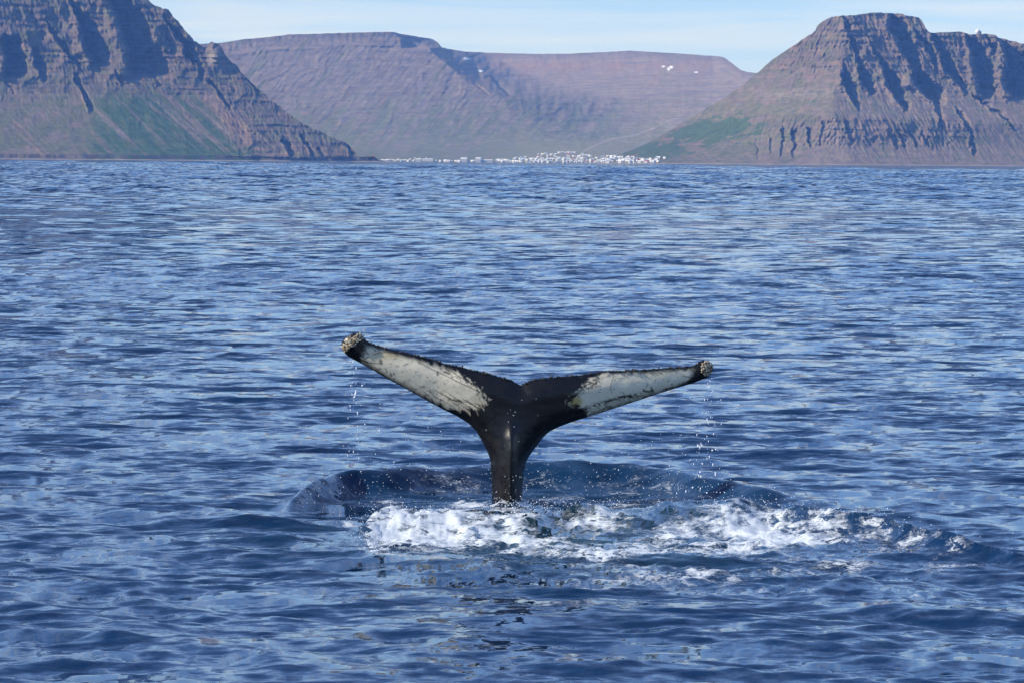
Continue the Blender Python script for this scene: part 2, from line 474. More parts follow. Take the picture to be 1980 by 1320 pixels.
def surface(px, crest_py, shore_Y, zstep, ntz, cot_fn, crest_noise=0.0):
    """columns of points from the shore up to the crest; depth grows with the slope at each height"""
    nc = len(px)
    # crest height found by walking the column: the crest lies where the slope profile meets its sight line
    zz = np.linspace(0, 1100, 700)
    cum = np.concatenate([[0], np.cumsum(0.5 * (cot_fn(zz)[1:] + cot_fn(zz)[:-1]) * np.diff(zz))])
    r = ray(px, crest_py)
    tan_e = r[:, 2] / r[:, 1]
    zc = np.zeros(nc)
    for i in range(nc):
        g = zz - (CAM_H + tan_e[i] * (shore_Y[i] + cum))
        j = np.argmax(g > 0) if np.any(g > 0) else len(zz) - 1
        zc[i] = zz[max(j, 1)] - (g[j] / (g[j] - g[j - 1]) * (zz[j] - zz[j - 1]) if j > 0 and g[j] != g[j - 1] else 0)
    zc = np.maximum(zc, 1.5)
    t = np.linspace(0, 1, ntz)
    Z = -2.5 + (zc[None, :] + 2.5) * t[:, None]
    Yd = shore_Y[None, :] + np.interp(np.maximum(Z, 0), zz, cum) + np.minimum(Z, 0) * 2
    tx = (r[:, 0] / r[:, 1])[None, :]
    X = Yd * tx
    return np.stack([X, Yd, Z], -1), t

def push(P, dY):
    """move points along their sight line by dY metres of depth"""
    k = 1 + dY / P[..., 1]
    C = np.array([0, 0, CAM_H])
    Q = C + (P - C) * k[..., None]
    low = P[..., 2] < 1.0
    Q[..., 2] = np.where(low, P[..., 2], np.maximum(Q[..., 2], 1.0))
    return Q

ROCK = col3(.142, .106, .080); ROCK_D = col3(.082, .066, .055); ROCK_R = col3(.190, .118, .080)
TALUS = col3(.142, .112, .090); GREEN = col3(.042, .074, .024); MOSS = col3(.094, .098, .045); PALE = col3(.30, .26, .23)

def rows_band(P, A, period, seed, pxg):
    z = P[..., 2] + 9 * fbm(pxg / 90.0, P[..., 2] / 60.0, 3, seed) + 13 * np.sin(P[..., 2] / 41.0) + 7 * np.sin(P[..., 2] / 17.3)
    f = (z / period) % 1.0
    return A * (np.where(f < 0.7, f / 0.7, (1 - f) / 0.3) - 0.5)

def left_mountain():
    px = np.concatenate([np.arange(-700, -60, 10.0), np.arange(-60, 760, 1.35)])
    cx = [-700, -300, 0, 120, 200, 262, 282, 300, 316, 324, 336, 352, 366, 384, 392, 398, 404, 410, 418, 427, 431, 436, 448, 462, 476,
          500, 530, 560, 590, 620, 650, 668, 684, 692, 700, 716, 726, 733, 760]
    cy = [-190, -190, -180, -130, -75, -22, -1, 11, 19, 18, 33, 52, 68, 86, 93, 91, 84, 80.5, 83, 87, 98, 108, 122, 132, 152,
          172, 200, 220, 243, 256, 270, 276, 290, 302, 303.5, 303, 304.5, 311.0, 313.6]
    crest = np.interp(px, cx, cy) + 4.2 * fbm(px / 10.0, px * 0, 4, 3, .6) * np.interp(px, [600, 680], [1, .25])
    shore = np.interp(px, [-700, 0, 250, 480, 600, 690, 740, 760], [5500, 5850, 5900, 6000, 6080, 6150, 6180, 6190]) + FAR
    def cot(z):
        return np.interp(z, [0, 3, 14, 20, 60, 200, 300, 340, 700], [2.5, .8, .8, 2.4, 1.75, 1.45, 1.0, .55, .55])
    P, t = surface(px, crest, shore, None, 250, cot)
    PX = np.broadcast_to(px[None], P.shape[:2]); _, PY = project(P.reshape(-1, 3)); PY = PY.reshape(P.shape[:2])
    sc = (6000 + FAR) / F_PX
    wx = PX + 5 * fbm(PX / 16, PY / 16, 3, 7) ; wy = PY + 7 * fbm(PX / 22, PY / 22, 3, 9)
    dY = np.zeros_like(PX)
    G = [([(100, -120), (134, 0), (148, 35), (154, 61), (165, 100), (178, 118)], [(120, -120), (142, 0), (194, 50), (209, 92), (217, 127)], 1.25),
         ([(150, -110), (203, 0), (219, 27), (230, 61), (242, 96), (246, 150)], [(190, -110), (262, 0), (278, 23), (294, 58), (317, 104), (344, 148)], 1.1),
         ([(313, 33), (330, 61), (353, 88), (357, 111), (384, 128)], [(326, 42), (352, 66), (378, 92), (400, 150)], 1.3),
         ([(400, 156), (420, 178), (442, 214)], [(412, 156), (434, 180), (449, 214)], 1.3),
         ([(86, 40), (110, 80), (132, 110), (160, 142)], [(94, 40), (124, 80), (150, 115), (166, 142)], 1.4),
         ([(0, 72), (8, 110), (4, 150)], [(40, 72), (54, 110), (60, 150)], 1.2),
         ([(60, 90), (66, 120), (80, 158)], [(68, 90), (92, 125), (95, 158)], 1.2),
         ([(-60, 60), (-50, 110), (-40, 150)], [(-20, 60), (-12, 110), (0, 150)], 1.1),
         ([(140, 148), (158, 178), (172, 212)], [(152, 148), (172, 180), (186, 214)], 1.3),
         ([(222, 140), (232, 162)], [(232, 140), (241, 165)], 1.2),
         ([(292, 142), (302, 158)], [(300, 140), (316, 164)], 1.2),
         ([(474, 150), (488, 168), (498, 186)], [(482, 150), (500, 176), (506, 186)], 1.3),
         ([(318, 70), (330, 96)], [(326, 70), (338, 100)], 1.1),
         ([(8, 160), (22, 178)], [(16, 160), (30, 180)], .8),
         ([(545, 272), (556, 290), (560, 304)], [(560, 268), (574, 288), (582, 304)], 1.0),
         ([(578, 264), (594, 284), (600, 304)], [(590, 262), (606, 284), (613, 304)], 1.1),
         ([(612, 285), (622, 304)], [(624, 285), (634, 304)], .9),
         ([(668, 282), (678, 302)], [(682, 282), (692, 302)], .9)]
    for L, R, k in G:
        dY += wedge(wx, wy, L, R, k, sc)
    cliff = np.interp(PY, [-200, 110, 150, 200, 300], [1, 1, .75, .28, .12])
    cliff = np.maximum(cliff, np.interp(PX - 0.75 * PY, [180, 300], [0, 1]) * np.interp(PX, [380, 440], [0, .75]))
    wq = PX + 26 * fbm(PX / 70, PY / 45, 3, 11)
    dY += cliff * (-44 * (ridged((wq - .45 * PY) / 62, PY / 90, 5, 12, .5) - .4) + 6 * fbm((PX - .25 * PY) / 5, PY / 13, 3, 15))
    dY += (1 - cliff) * 3.5 * streak(PX, PY, 1.1, 9, 80, 18)
    dY += cliff * rows_band(P, 6.5, 24, 19, PX) * (.5 + sstep(-.2, .4, fbm(PX / 50, PY / 30, 3, 20)))
    # tower on the crest
    dY -= 55 * np.exp(-((PX - 418) / 16) ** 2 - ((PY - 110) / 26) ** 2)
    edge = np.clip((1 - t) * 8, 0, 1)[:, None]
    low = sstep(0, 14, P[..., 2])
    P2 = push(P, dY * low)
    # colours of the ground itself
    n1 = fbm(PX / 26, PY / 14, 4, 31); band = fbm(PX / 150, P[..., 2] / 9.0, 3, 33)
    c = lerp3(np.broadcast_to(ROCK, P.shape), ROCK_D, .45 + .7 * band + .5 * n1)
    c = lerp3(c, ROCK_R, sstep(.1, .5, fbm(PX / 40, PY / 20, 3, 35)) * .6)
    c = lerp3(c, MOSS, sstep(-.15, .3, fbm((PX - .6 * PY) / 24, PY / 22, 5, 37)) * .7)
    c = lerp3(c, ROCK_D * .85, .55 * sstep(.02, .22, fbm(PX / 120, P[..., 2] / 6.0, 3, 38)))
    s = .75 * streak(PX, PY, 1.05, 20, 150, 39, 4)
    talus = 1 - cliff
    tal = lerp3(np.broadcast_to(TALUS, P.shape), ROCK_R, .15 + .6 * streak(PX, PY, 1.15, 22, 140, 41))
    grn = sstep(-.20, .06, s + .34 * np.exp(-((PX - 190 - .9 * (PY - 150)) / 95) ** 2) - .30 * sstep(90, 240, 260 - PX + .55 * (PY - 200)))
    tal = lerp3(tal, GREEN, grn * sstep(140, 175, PY) * sstep(150, 190, PX + .2 * (PY - 250)) * (1 - sstep(60, 130, PX - 1.05 * PY - 170)))
    tal = lerp3(tal, MOSS, .7 * sstep(.0, .3, fbm((PX - PY) / 14, PY / 16, 5, 47, .6)))
    for (ax, ay, bx, by, wd) in ((372, 158, 548, 303, 7), (252, 150, 402, 288, 4), (182, 214, 246, 272, 3), (300, 186, 395, 268, 5), (330, 160, 470, 285, 4), (208, 170, 330, 290, 3)):
        tt = (PY - ay) / (by - ay); xm = ax + (bx - ax) * tt
        k_ = np.exp(-((PX - xm + 5 * fbm(PX / 20, PY / 20, 2, 49)) / (wd * (.5 + tt.clip(0, 1)))) ** 2) * sstep(-.02, .1, tt) * (1 - sstep(.85, 1.05, tt))
        tal = lerp3(tal, TALUS * 1.15, .85 * k_)
    lg = sstep(.0, .35, fbm(PX / 60, PY / 26, 4, 44) + .25) * (1 - sstep(150, 230, PX))
    tal = lerp3(tal, MOSS, lg * .8)
    c = lerp3(c, tal, sstep(.35, .75, talus))
    red = np.exp(-((PX - 420 - 1.0 * (PY - 210)) / (13 + .14 * np.maximum(PY - 160, 0))) ** 2) * sstep(160, 190, PY)
    c = lerp3(c, col3(.21, .135, .10), red * .75)
    c = lerp3(c, GREEN, sstep(268, 290, PY) * sstep(.0, .3, fbm(PX / 30, PY / 8, 3, 46) + .18) * (1 - sstep(480, 560, PX)) * sstep(160, 200, PX) * .8)
    c = lerp3(c, PALE, np.exp(-((PX - 412) / 14) ** 2 - ((PY - 112) / 12) ** 2) * .5)
    c = lerp3(c, ROCK_D * .8, sstep(3, 5, P[..., 2]) * (1 - sstep(13, 20, P[..., 2])) * sstep(-.1, .2, fbm(PX / 18, PX * 0, 3, 48) + .1))
    c = lerp3(c, PALE * .9, (1 - sstep(1.5, 3.2, P[..., 2])))
    return finish('mountain', P2, c, rock_material('basalt_scree', .035), 'steep gullied mountain with green slopes on the left shore')

def middle_mountain():
    px = np.arange(240, 1560, 2.0)
    cx = [240, 380, 430, 470, 520, 560, 620, 680, 740, 762, 775, 800, 836, 846, 854, 866, 900, 960, 1040, 1100, 1160, 1220, 1300,
          1395, 1402, 1420, 1432, 1446, 1500, 1560]
    cy = [100, 86, 83, 76.5, 72, 67, 65.5, 63.5, 62, 62.5, 66, 70, 76, 82, 92, 95, 100, 103, 105, 104, 101.5, 98.5, 103,
          110, 113, 126, 136, 140, 145, 150]
    crest = np.interp(px, cx, cy) + .7 * fbm(px / 12.0, px * 0, 3, 63)
    shore = np.interp(px, [240, 740, 1000, 1200, 1300, 1560], [9300, 9450, 9550, 9600, 9600, 9650]) + FAR
    def cot(z):
        return np.interp(z, [0, 2, 3, 40, 52, 120, 560, 600, 900], [6, 6, 34, 34, 6, 1.9, 1.45, .8, .7])
    P, t = surface(px, crest, shore, None, 220, cot)
    PX = np.broadcast_to(px[None], P.shape[:2]); _, PY = project(P.reshape(-1, 3)); PY = PY.reshape(P.shape[:2])
    # the back bowl lies deeper than the near spur
    edge = np.interp(PY, [60, 78, 92, 120, 160, 185, 230, 262, 290, 320], [790, 815, 858, 890, 935, 985, 1035, 1050, 1010, 940])
    edge = edge + 9 * fbm(PX / 24, PY / 24, 3, 65)
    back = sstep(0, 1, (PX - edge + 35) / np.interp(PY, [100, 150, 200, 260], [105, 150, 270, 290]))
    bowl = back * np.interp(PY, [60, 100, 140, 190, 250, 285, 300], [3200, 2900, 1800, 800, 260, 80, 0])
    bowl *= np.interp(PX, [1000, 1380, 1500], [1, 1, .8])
    step = sstep(775, 790, PX) * (1 - sstep(845, 870, PX)) * sstep(70, 76, PY) * (1 - sstep(88, 96, PY)) * 160
    spur = 1 - back
    dY = bowl + step
    mpp = (10000 + FAR) / F_PX
    dY += wedge(PX + 3 * fbm(PX / 12, PY / 12, 3, 64), PY, [(950, 150), (962, 168), (984, 185)], [(968, 150), (988, 166), (999, 185)], .9, mpp, 3)
    dY += wedge(PX, PY, [(914, 162), (930, 173), (946, 186)], [(919, 160), (937, 172), (951, 186)], .8, mpp, 3)
    w = np.interp(PY, [62, 76, 90, 200, 280, 300], [.35, .45, 1, .9, .45, 0])
    dY += spur * w * -17 * (ridged((PX + .75 * PY) / 48 + .6 * fbm(PX / 70, PY / 50, 2, 66), PY / 110, 4, 67) - .4)
    dY += w * 4 * fbm((PX + .7 * PY * spur) / 7, PY / 22, 4, 69)
    dY += back * w * -60 * (ridged((PX - .2 * PY) / 38, PY / 60, 4, 71) - .4) * np.interp(PY, [95, 130, 150], [1, .6, .25])
    rim = 1 - sstep(16, 24, PY - np.broadcast_to(crest[None], PY.shape))
    dY += rim * (-9 * (ridged(PX / 15, PY / 40, 4, 76) - .4)) - 8 * np.exp(-((PY - crest[None] - 26) / 4.0) ** 2)
    P2 = push(P, dY * sstep(50, 70, P[..., 2]))
    dY2 = w * rows_band(P2, 5, 36, 73, PX) * (1 + 2.2 * back) * sstep(50, 90, P2[..., 2])
    P2 = push(P2, dY2)
    n1 = fbm(PX / 40, PY / 14, 4, 81); band = fbm(PX / 260, PY / 3.6 + .02 * PX, 3, 83)
    c = lerp3(np.broadcast_to(col3(.205, .158, .122), P.shape), ROCK_D * 1.6, .35 + .6 * band + .5 * n1)
    c = lerp3(c, ROCK_D * 1.5, .4 * sstep(.0, .3, fbm(PX / 200, PY / 2.6 + .7 * fbm(PX / 60, PY / 20, 2, 86), 2, 84)))
    c = lerp3(c, ROCK_R, sstep(.05, .5, .6 * streak(PX, PY, -.75, 26, 120, 85) + .25 * np.exp(-((PY - 130) / 14) ** 2) * back) * .65)
    c = lerp3(c, MOSS * 1.3, sstep(-.1, .3, streak(PX, PY, -.8, 18, 90, 87) - .3 + .5 * sstep(180, 260, PY)) * .7 * (1 - .4 * back))
    c = lerp3(c, MOSS, sstep(280, 300, PY) * .7 * sstep(-.3, .2, fbm(PX / 40, PY / 4, 3, 89)))
    c = lerp3(c, ROCK_D * 1.5, .6 * back * sstep(.1, .4, fbm(PX / 120, PY / 4, 3, 91)) * sstep(140, 170, PY))
    c = lerp3(c, ROCK_R * 1.15, .5 * np.exp(-((PY - 128 - 3 * fbm(PX / 50, PX * 0, 2, 92)) / 5) ** 2) * sstep(930, 1000, PX) * (1 - sstep(1300, 1400, PX)))
    c = lerp3(c, MOSS * 1.35, .55 * sstep(150, 230, PY) * sstep(-.2, .25, fbm(PX / 70, PY / 9, 4, 93)))
    c = lerp3(c, col3(.185, .178, .095), .65 * sstep(225, 290, PY) * sstep(900, 1050, PX))
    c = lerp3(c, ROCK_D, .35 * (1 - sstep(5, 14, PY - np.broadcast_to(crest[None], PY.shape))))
    c = c * (1 + .36 * back * (1 - sstep(230, 290, PY)))[..., None] * (1 - (1 - np.array([1.0, .97, .97])) * back[..., None])  # back bowl lightened in the ground colour, standing in for thicker haze
    # the road climbing the slope
    for pts in ([(1130, 292), (1180, 270), (1230, 262), (1270, 246), (1292, 234), (1310, 230)], [(1068, 252), (1092, 238)]):
        A = np.array(pts, float)
        yy = np.interp(PX, A[:, 0], A[:, 1], left=-999, right=-999)
        c = lerp3(c, PALE, np.exp(-((PY - yy) / 1.5) ** 2) * .75)
    for (sx, sy, rx, ry) in [(903, 114.5, 5, 1.5), (899, 113, 2, 1.4), (930, 138, 3.6, 1.5), (927, 137, 2, 1.5), (1283, 129, 2.5, 1.2),
                             (1293, 134, 2.2, 2.6), (1298, 130.5, 2.6, 2.2), (1346, 140, 3, 1)]:
        c = lerp3(c, col3(.85, .86, .88), np.clip(1.6 * np.exp(-((PX - sx) / rx) ** 2 - ((PY - sy) / ry) ** 2), 0, 1))
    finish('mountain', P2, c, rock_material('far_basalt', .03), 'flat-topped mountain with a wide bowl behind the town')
    return P2, PX, PY

def right_mountain():
    px = np.concatenate([np.arange(1130, 2040, 1.35), np.arange(2040, 2700, 10.0)])
    cx = [1130, 1180, 1215, 1240, 1270, 1300, 1350, 1400, 1440, 1466, 1494, 1520, 1556, 1577, 1579, 1590, 1606, 1632, 1634, 1650, 1682,
          1700, 1745, 1750, 1776, 1782, 1788, 1790, 1796, 1800, 1830, 1858, 1866, 1874, 1908, 1912, 1924, 1930, 1945, 1952, 1964, 1970, 2040, 2300, 2700]
    cy = [319.5, 307, 293, 283, 268, 250, 220, 190, 162, 140, 115, 98, 74, 60, 52, 42, 34, 30, 31, 30, 25.5,
          25, 27, 30, 34, 40, 50, 56, 62, 64, 62.5, 61.5, 64, 66.5, 66, 67, 67.5, 73, 76, 79.5, 80, 84, 92, 110, 190]
    crest = np.interp(px, cx, cy) + 1.1 * fbm(px / 8.0, px * 0, 3, 103)
    shore = np.interp(px, [1130, 1250, 1400, 1500, 1600, 1640, 1800, 1980, 2300, 2700], [7250, 7080, 6950, 6900, 6870, 6860, 6870, 6900, 7000, 7200]) + FAR
    def cot(z):
        return np.interp(z, [0, 2, 30, 60, 75, 150, 165, 230, 300, 340, 560, 575, 640, 800], [2, 1.6, 1.6, 1.4, .62, .62, 1.5, 1.4, 1.1, .72, .72, .5, .5, .5])
    P, t = surface(px, crest, shore, None, 270, cot)
    PX = np.broadcast_to(px[None], P.shape[:2]); _, PY = project(P.reshape(-1, 3)); PY = PY.reshape(P.shape[:2])
    sc = (7100 + FAR) / F_PX
    wx = PX + 8 * fbm(PX / 18, PY / 15, 4, 107); wy = PY + 6 * fbm(PX / 20, PY / 20, 3, 109)
    ridge = np.interp(PY, [25, 60, 100, 140, 180, 230, 300], [1634, 1636, 1634, 1626, 1612, 1615, 1640])
    rw = np.interp(PY, [25, 180, 240, 310], [14, 16, 45, 90])
    lf = 1 - sstep(-1, 1, (PX - ridge) / rw)
    dY = lf * np.interp(ridge - PX, [0, 100, 250, 400], [0, 190, 620, 1050]) * np.interp(PY, [60, 230, 310], [1, .8, .1])
    dY += (1 - lf) * np.interp(PX - ridge, [0, 350], [0, 120]) * np.interp(PY, [180, 240], [1, .2])
    G = [([(1632, 28), (1633, 60)], [(1640, 28), (1650, 61)], 1.3),
         ([(1640, 66), (1650, 96), (1661, 131), (1664, 161), (1680, 180)], [(1650, 66), (1656, 84), (1676, 131), (1697, 165), (1697, 182)], 1.3),
         ([(1630, 130), (1628, 165), (1647, 192), (1665, 213)], [(1638, 124), (1661, 168), (1666, 196), (1672, 213)], 1.3),
         ([(1683, 90), (1702, 120), (1709, 144), (1722, 172), (1746, 206), (1752, 213)], [(1690, 90), (1722, 128), (1742, 151), (1756, 182), (1766, 200)], 1.3),
         ([(1722, 22), (1716, 52), (1743, 100), (1764, 137), (1767, 165), (1791, 185), (1812, 206)], [(1748, 22), (1764, 66), (1778, 100), (1790, 137), (1832, 172), (1832, 195)], 1.2),
         ([(1766, 60), (1782, 82), (1800, 110), (1808, 140)], [(1776, 60), (1800, 84), (1816, 110), (1822, 140)], 1.2),
         ([(1791, 50), (1815, 100), (1825, 137), (1849, 161), (1868, 182)], [(1801, 50), (1836, 100), (1852, 130), (1874, 165), (1876, 184)], 1.3),
         ([(1861, 62), (1877, 100), (1884, 137), (1891, 172), (1901, 192)], [(1880, 62), (1913, 100), (1930, 151), (1934, 172), (1922, 190)], 1.25),
         ([(1900, 66), (1912, 84), (1920, 100)], [(1914, 66), (1926, 90), (1930, 104)], 1.2),
         ([(1926, 68), (1944, 108), (1940, 160), (1955, 192)], [(1960, 68), (1986, 108), (2000, 160), (2010, 192)], 1.3),
         ([(1990, 78), (2010, 130), (2030, 190)], [(2040, 78), (2060, 130), (2080, 190)], 1.2),
         ([(1882, 187), (1920, 214), (1962, 250)], [(1896, 187), (1936, 216), (1970, 250)], 1.3),
         ([(1806, 198), (1824, 248)], [(1818, 198), (1834, 250)], 1.2),
         ([(1510, 248), (1512, 300)], [(1524, 246), (1526, 292)], .45), ([(1532, 250), (1536, 306)], [(1552, 250), (1546, 304)], .55),
         ([(1562, 248), (1566, 284)], [(1578, 248), (1578, 280)], .7), ([(1488, 262), (1490, 300)], [(1500, 262), (1502, 300)], .4),
         ([(1462, 280), (1462, 305)], [(1474, 280), (1474, 305)], .35), ([(1592, 238), (1584, 282)], [(1606, 238), (1592, 280)], .6),
         ([(1634, 232), (1642, 258), (1644, 280)], [(1648, 232), (1656, 258), (1660, 282)], .5),
         ([(1716, 252), (1726, 272), (1736, 288)], [(1726, 252), (1740, 272), (1744, 288)], .55),
         ([(1734, 250), (1746, 272), (1752, 284)], [(1744, 250), (1758, 272), (1762, 286)], .65),
         ([(1756, 252), (1766, 272), (1772, 284)], [(1766, 252), (1778, 272), (1784, 284)], .7),
         ([(1780, 254), (1788, 272), (1794, 284)], [(1790, 254), (1802, 272), (1806, 284)], .5),
         ([(1850, 212), (1868, 240), (1884, 300)], [(1862, 208), (1882, 250), (1894, 300)], .9)]
    for L, R, k in G:
        dY += wedge(wx, wy, L, R, k, sc, 5)
    cl = np.interp(P[..., 2], [40, 75, 150, 175, 280, 340, 700], [.2, .8, .8, .3, .5, 1, 1])
    rgt = np.interp(PX, [1820, 1900], [0, 1])
    cl = cl * (1 - rgt) + rgt * np.interp(PY, [0, 180, 205, 300], [1, 1, .3, .15])
    lface = np.interp(PX, [1380, 1460], [0.15, 1])
    slant = np.where(lf > .5, -.35, .45)
    wq = PX + 20 * fbm(PX / 60, PY / 40, 3, 111)
    dY += cl * lface * (-34 * (ridged((wq - slant * PY) / 44, PY / 80, 5, 112) - .4) * (1 - .55 * lf) + 11 * fbm((PX - slant * PY) / 5, PY / 14, 3, 115))
    dY += (1 - cl) * 3 * streak(PX, PY, .8, 9, 70, 118)
    dY += cl * lface * rows_band(P, 6, 25, 119, PX) * (.5 + sstep(-.2, .4, fbm(PX / 50, PY / 30, 3, 120)))
    P2 = push(P, dY * sstep(0, 16, P[..., 2]))
    n1 = fbm(PX / 26, PY / 12, 4, 131); band = fbm(PX / 200, P[..., 2] / 8.0, 3, 133)
    c = lerp3(np.broadcast_to(ROCK * 1.08, P.shape), ROCK_D, .40 + .7 * band + .5 * n1)
    c = lerp3(c, ROCK_R, sstep(.1, .5, fbm(PX / 34, PY / 20, 3, 135)) * .55)
    c = lerp3(c, TALUS * 1.1, (1 - cl) * .8)
    c = lerp3(c, MOSS, sstep(.0, .35, fbm((PX - .6 * PY) / 20, PY / 30, 4, 137)) * .55 * (1 - lf))
    c = lerp3(c, MOSS * 1.0, lf * sstep(.0, .35, fbm((PX + .9 * PY) / 30, PY / 20, 4, 139) + .3 * np.exp(-((PY - 210 + .0 * PX) / 40) ** 2)) * .6)
    c = lerp3(c, PALE * .75, .55 * lf * np.exp(-((PY - 183 + .03 * (PX - 1550)) / 9) ** 2) * sstep(1440, 1520, PX) * sstep(-.3, .2, fbm(PX / 30, PY / 2.5, 3, 140)))
    c = lerp3(c, MOSS * 1.25, .7 * np.exp(-(((PX - 1420) / 110) ** 2 + ((PY - 262) / 34) ** 2) ** 1.5) * sstep(-.3, .2, fbm((PX + PY) / 30, PY / 12, 4, 142)))
    # green hollow above the town
    gp = np.exp(-(((PX - 1375) / 95) ** 2 + ((PY - 255 + .12 * (PX - 1375)) / 26) ** 2) ** 1.4)
    gp = np.maximum(gp, np.exp(-(((PX - 1265) / 75) ** 2 + ((PY - 291) / 16) ** 2) ** 1.4))
    c = lerp3(c, GREEN * 1.05, sstep(.30, .62, gp + .85 * fbm((PX + PY) / 24, PY / 9, 5, 141, .6)) * .85)
    c = lerp3(c, MOSS, sstep(285, 300, PY) * (1 - sstep(1420, 1500, PX)) * .6 * sstep(-.2, .2, fbm(PX / 20, PY / 8, 3, 143)))
    c = lerp3(c, TALUS * 1.1, np.exp(-((PX - 1610 - .2 * (PY - 240)) / (10 + .35 * np.maximum(PY - 235, 0))) ** 2) * sstep(228, 245, PY) * .8)
    c = lerp3(c, PALE * .8, (1 - sstep(1.5, 4.0, P[..., 2])) * .7)
    finish('mountain', P2, c, rock_material('banded_basalt', .035), 'tall cliffed table mountain on the right shore')
    return P2, PX, PY

left_mountain()
MID = middle_mountain()
RGT = right_mountain()

# ------------------------------------------------------------------ whale
OUT_LEAD_L = [(951, 1010), (951, 970), (951, 945), (949.5, 915), (948, 888), (943, 874), (935, 857), (921, 833), (906, 818), (883, 803.5), (860, 792.5), (831, 777),
              (803, 761), (774, 745), (745, 729.5), (716, 712), (688, 697), (673, 688.5), (665, 681), (660, 673), (660, 664)]
OUT_TIP_L = [(664, 656), (672, 650), (682, 645), (692, 644), (700, 645), (704, 651), (707, 657), (716, 663)]
OUT_TRAIL = [(745, 672), (774, 679), (803, 686), (831, 693), (860, 702), (889, 709), (918, 716), (947, 722.5), (975, 729.5), (990, 735),
             (999, 741), (1005, 744.5), (1011, 741.5), (1020, 738), (1042, 732), (1067, 729), (1092, 727), (1117, 725), (1142, 722), (1167, 717.5), (1205, 716), (1242, 714),
             (1280, 711.5), (1317, 709), (1340, 707)]
OUT_TIP_R = [(1347, 702), (1354, 697), (1361, 696), (1369, 698), (1376, 704), (1379, 712), (1376, 721), (1368, 729)]
OUT_LEAD_R = [(1342, 739.5), (1305, 750.5), (1267, 762.5), (1230, 775), (1192, 787.5), (1155, 800), (1130, 807.5), (1105, 815.5), (1080, 825),
              (1062, 834), (1050, 845), (1037, 862), (1024, 880), (1017, 893), (1013, 910), (1011, 932), (1009, 960), (1009, 1010)]
BASE = on_water(980.0, 968.0)
D0 = BASE[1]
PXM = F_PX / D0                                       # photograph pixels per metre at the tail

def fluke_depth(px, py):
    """forward distance of the tail's mid surface: leaning towards the camera at the top, left tip nearer"""
    X = (px - 985) / PXM; Zh = (968 - py) / PXM
    lean = 0.10 * np.maximum(Zh, 0) + 0.02 * np.maximum(Zh, 0) ** 2
    return D0 + 0.13 * X - lean + 0.05 * np.abs(X) ** 1.5

def resample(pts, step):
    p = np.array(pts, float)
    seg = np.hypot(*np.diff(p, axis=0).T); s = np.concatenate([[0], np.cumsum(seg)])
    u = np.linspace(0, s[-1], max(2, int(s[-1] / step)))
    # gentle Catmull-like smoothing by interpolating and averaging
    q = np.stack([np.interp(u, s, p[:, 0]), np.interp(u, s, p[:, 1])], 1)
    for _ in range(4):
        q[1:-1] = .25 * q[:-2] + .5 * q[1:-1] + .25 * q[2:]
    return q

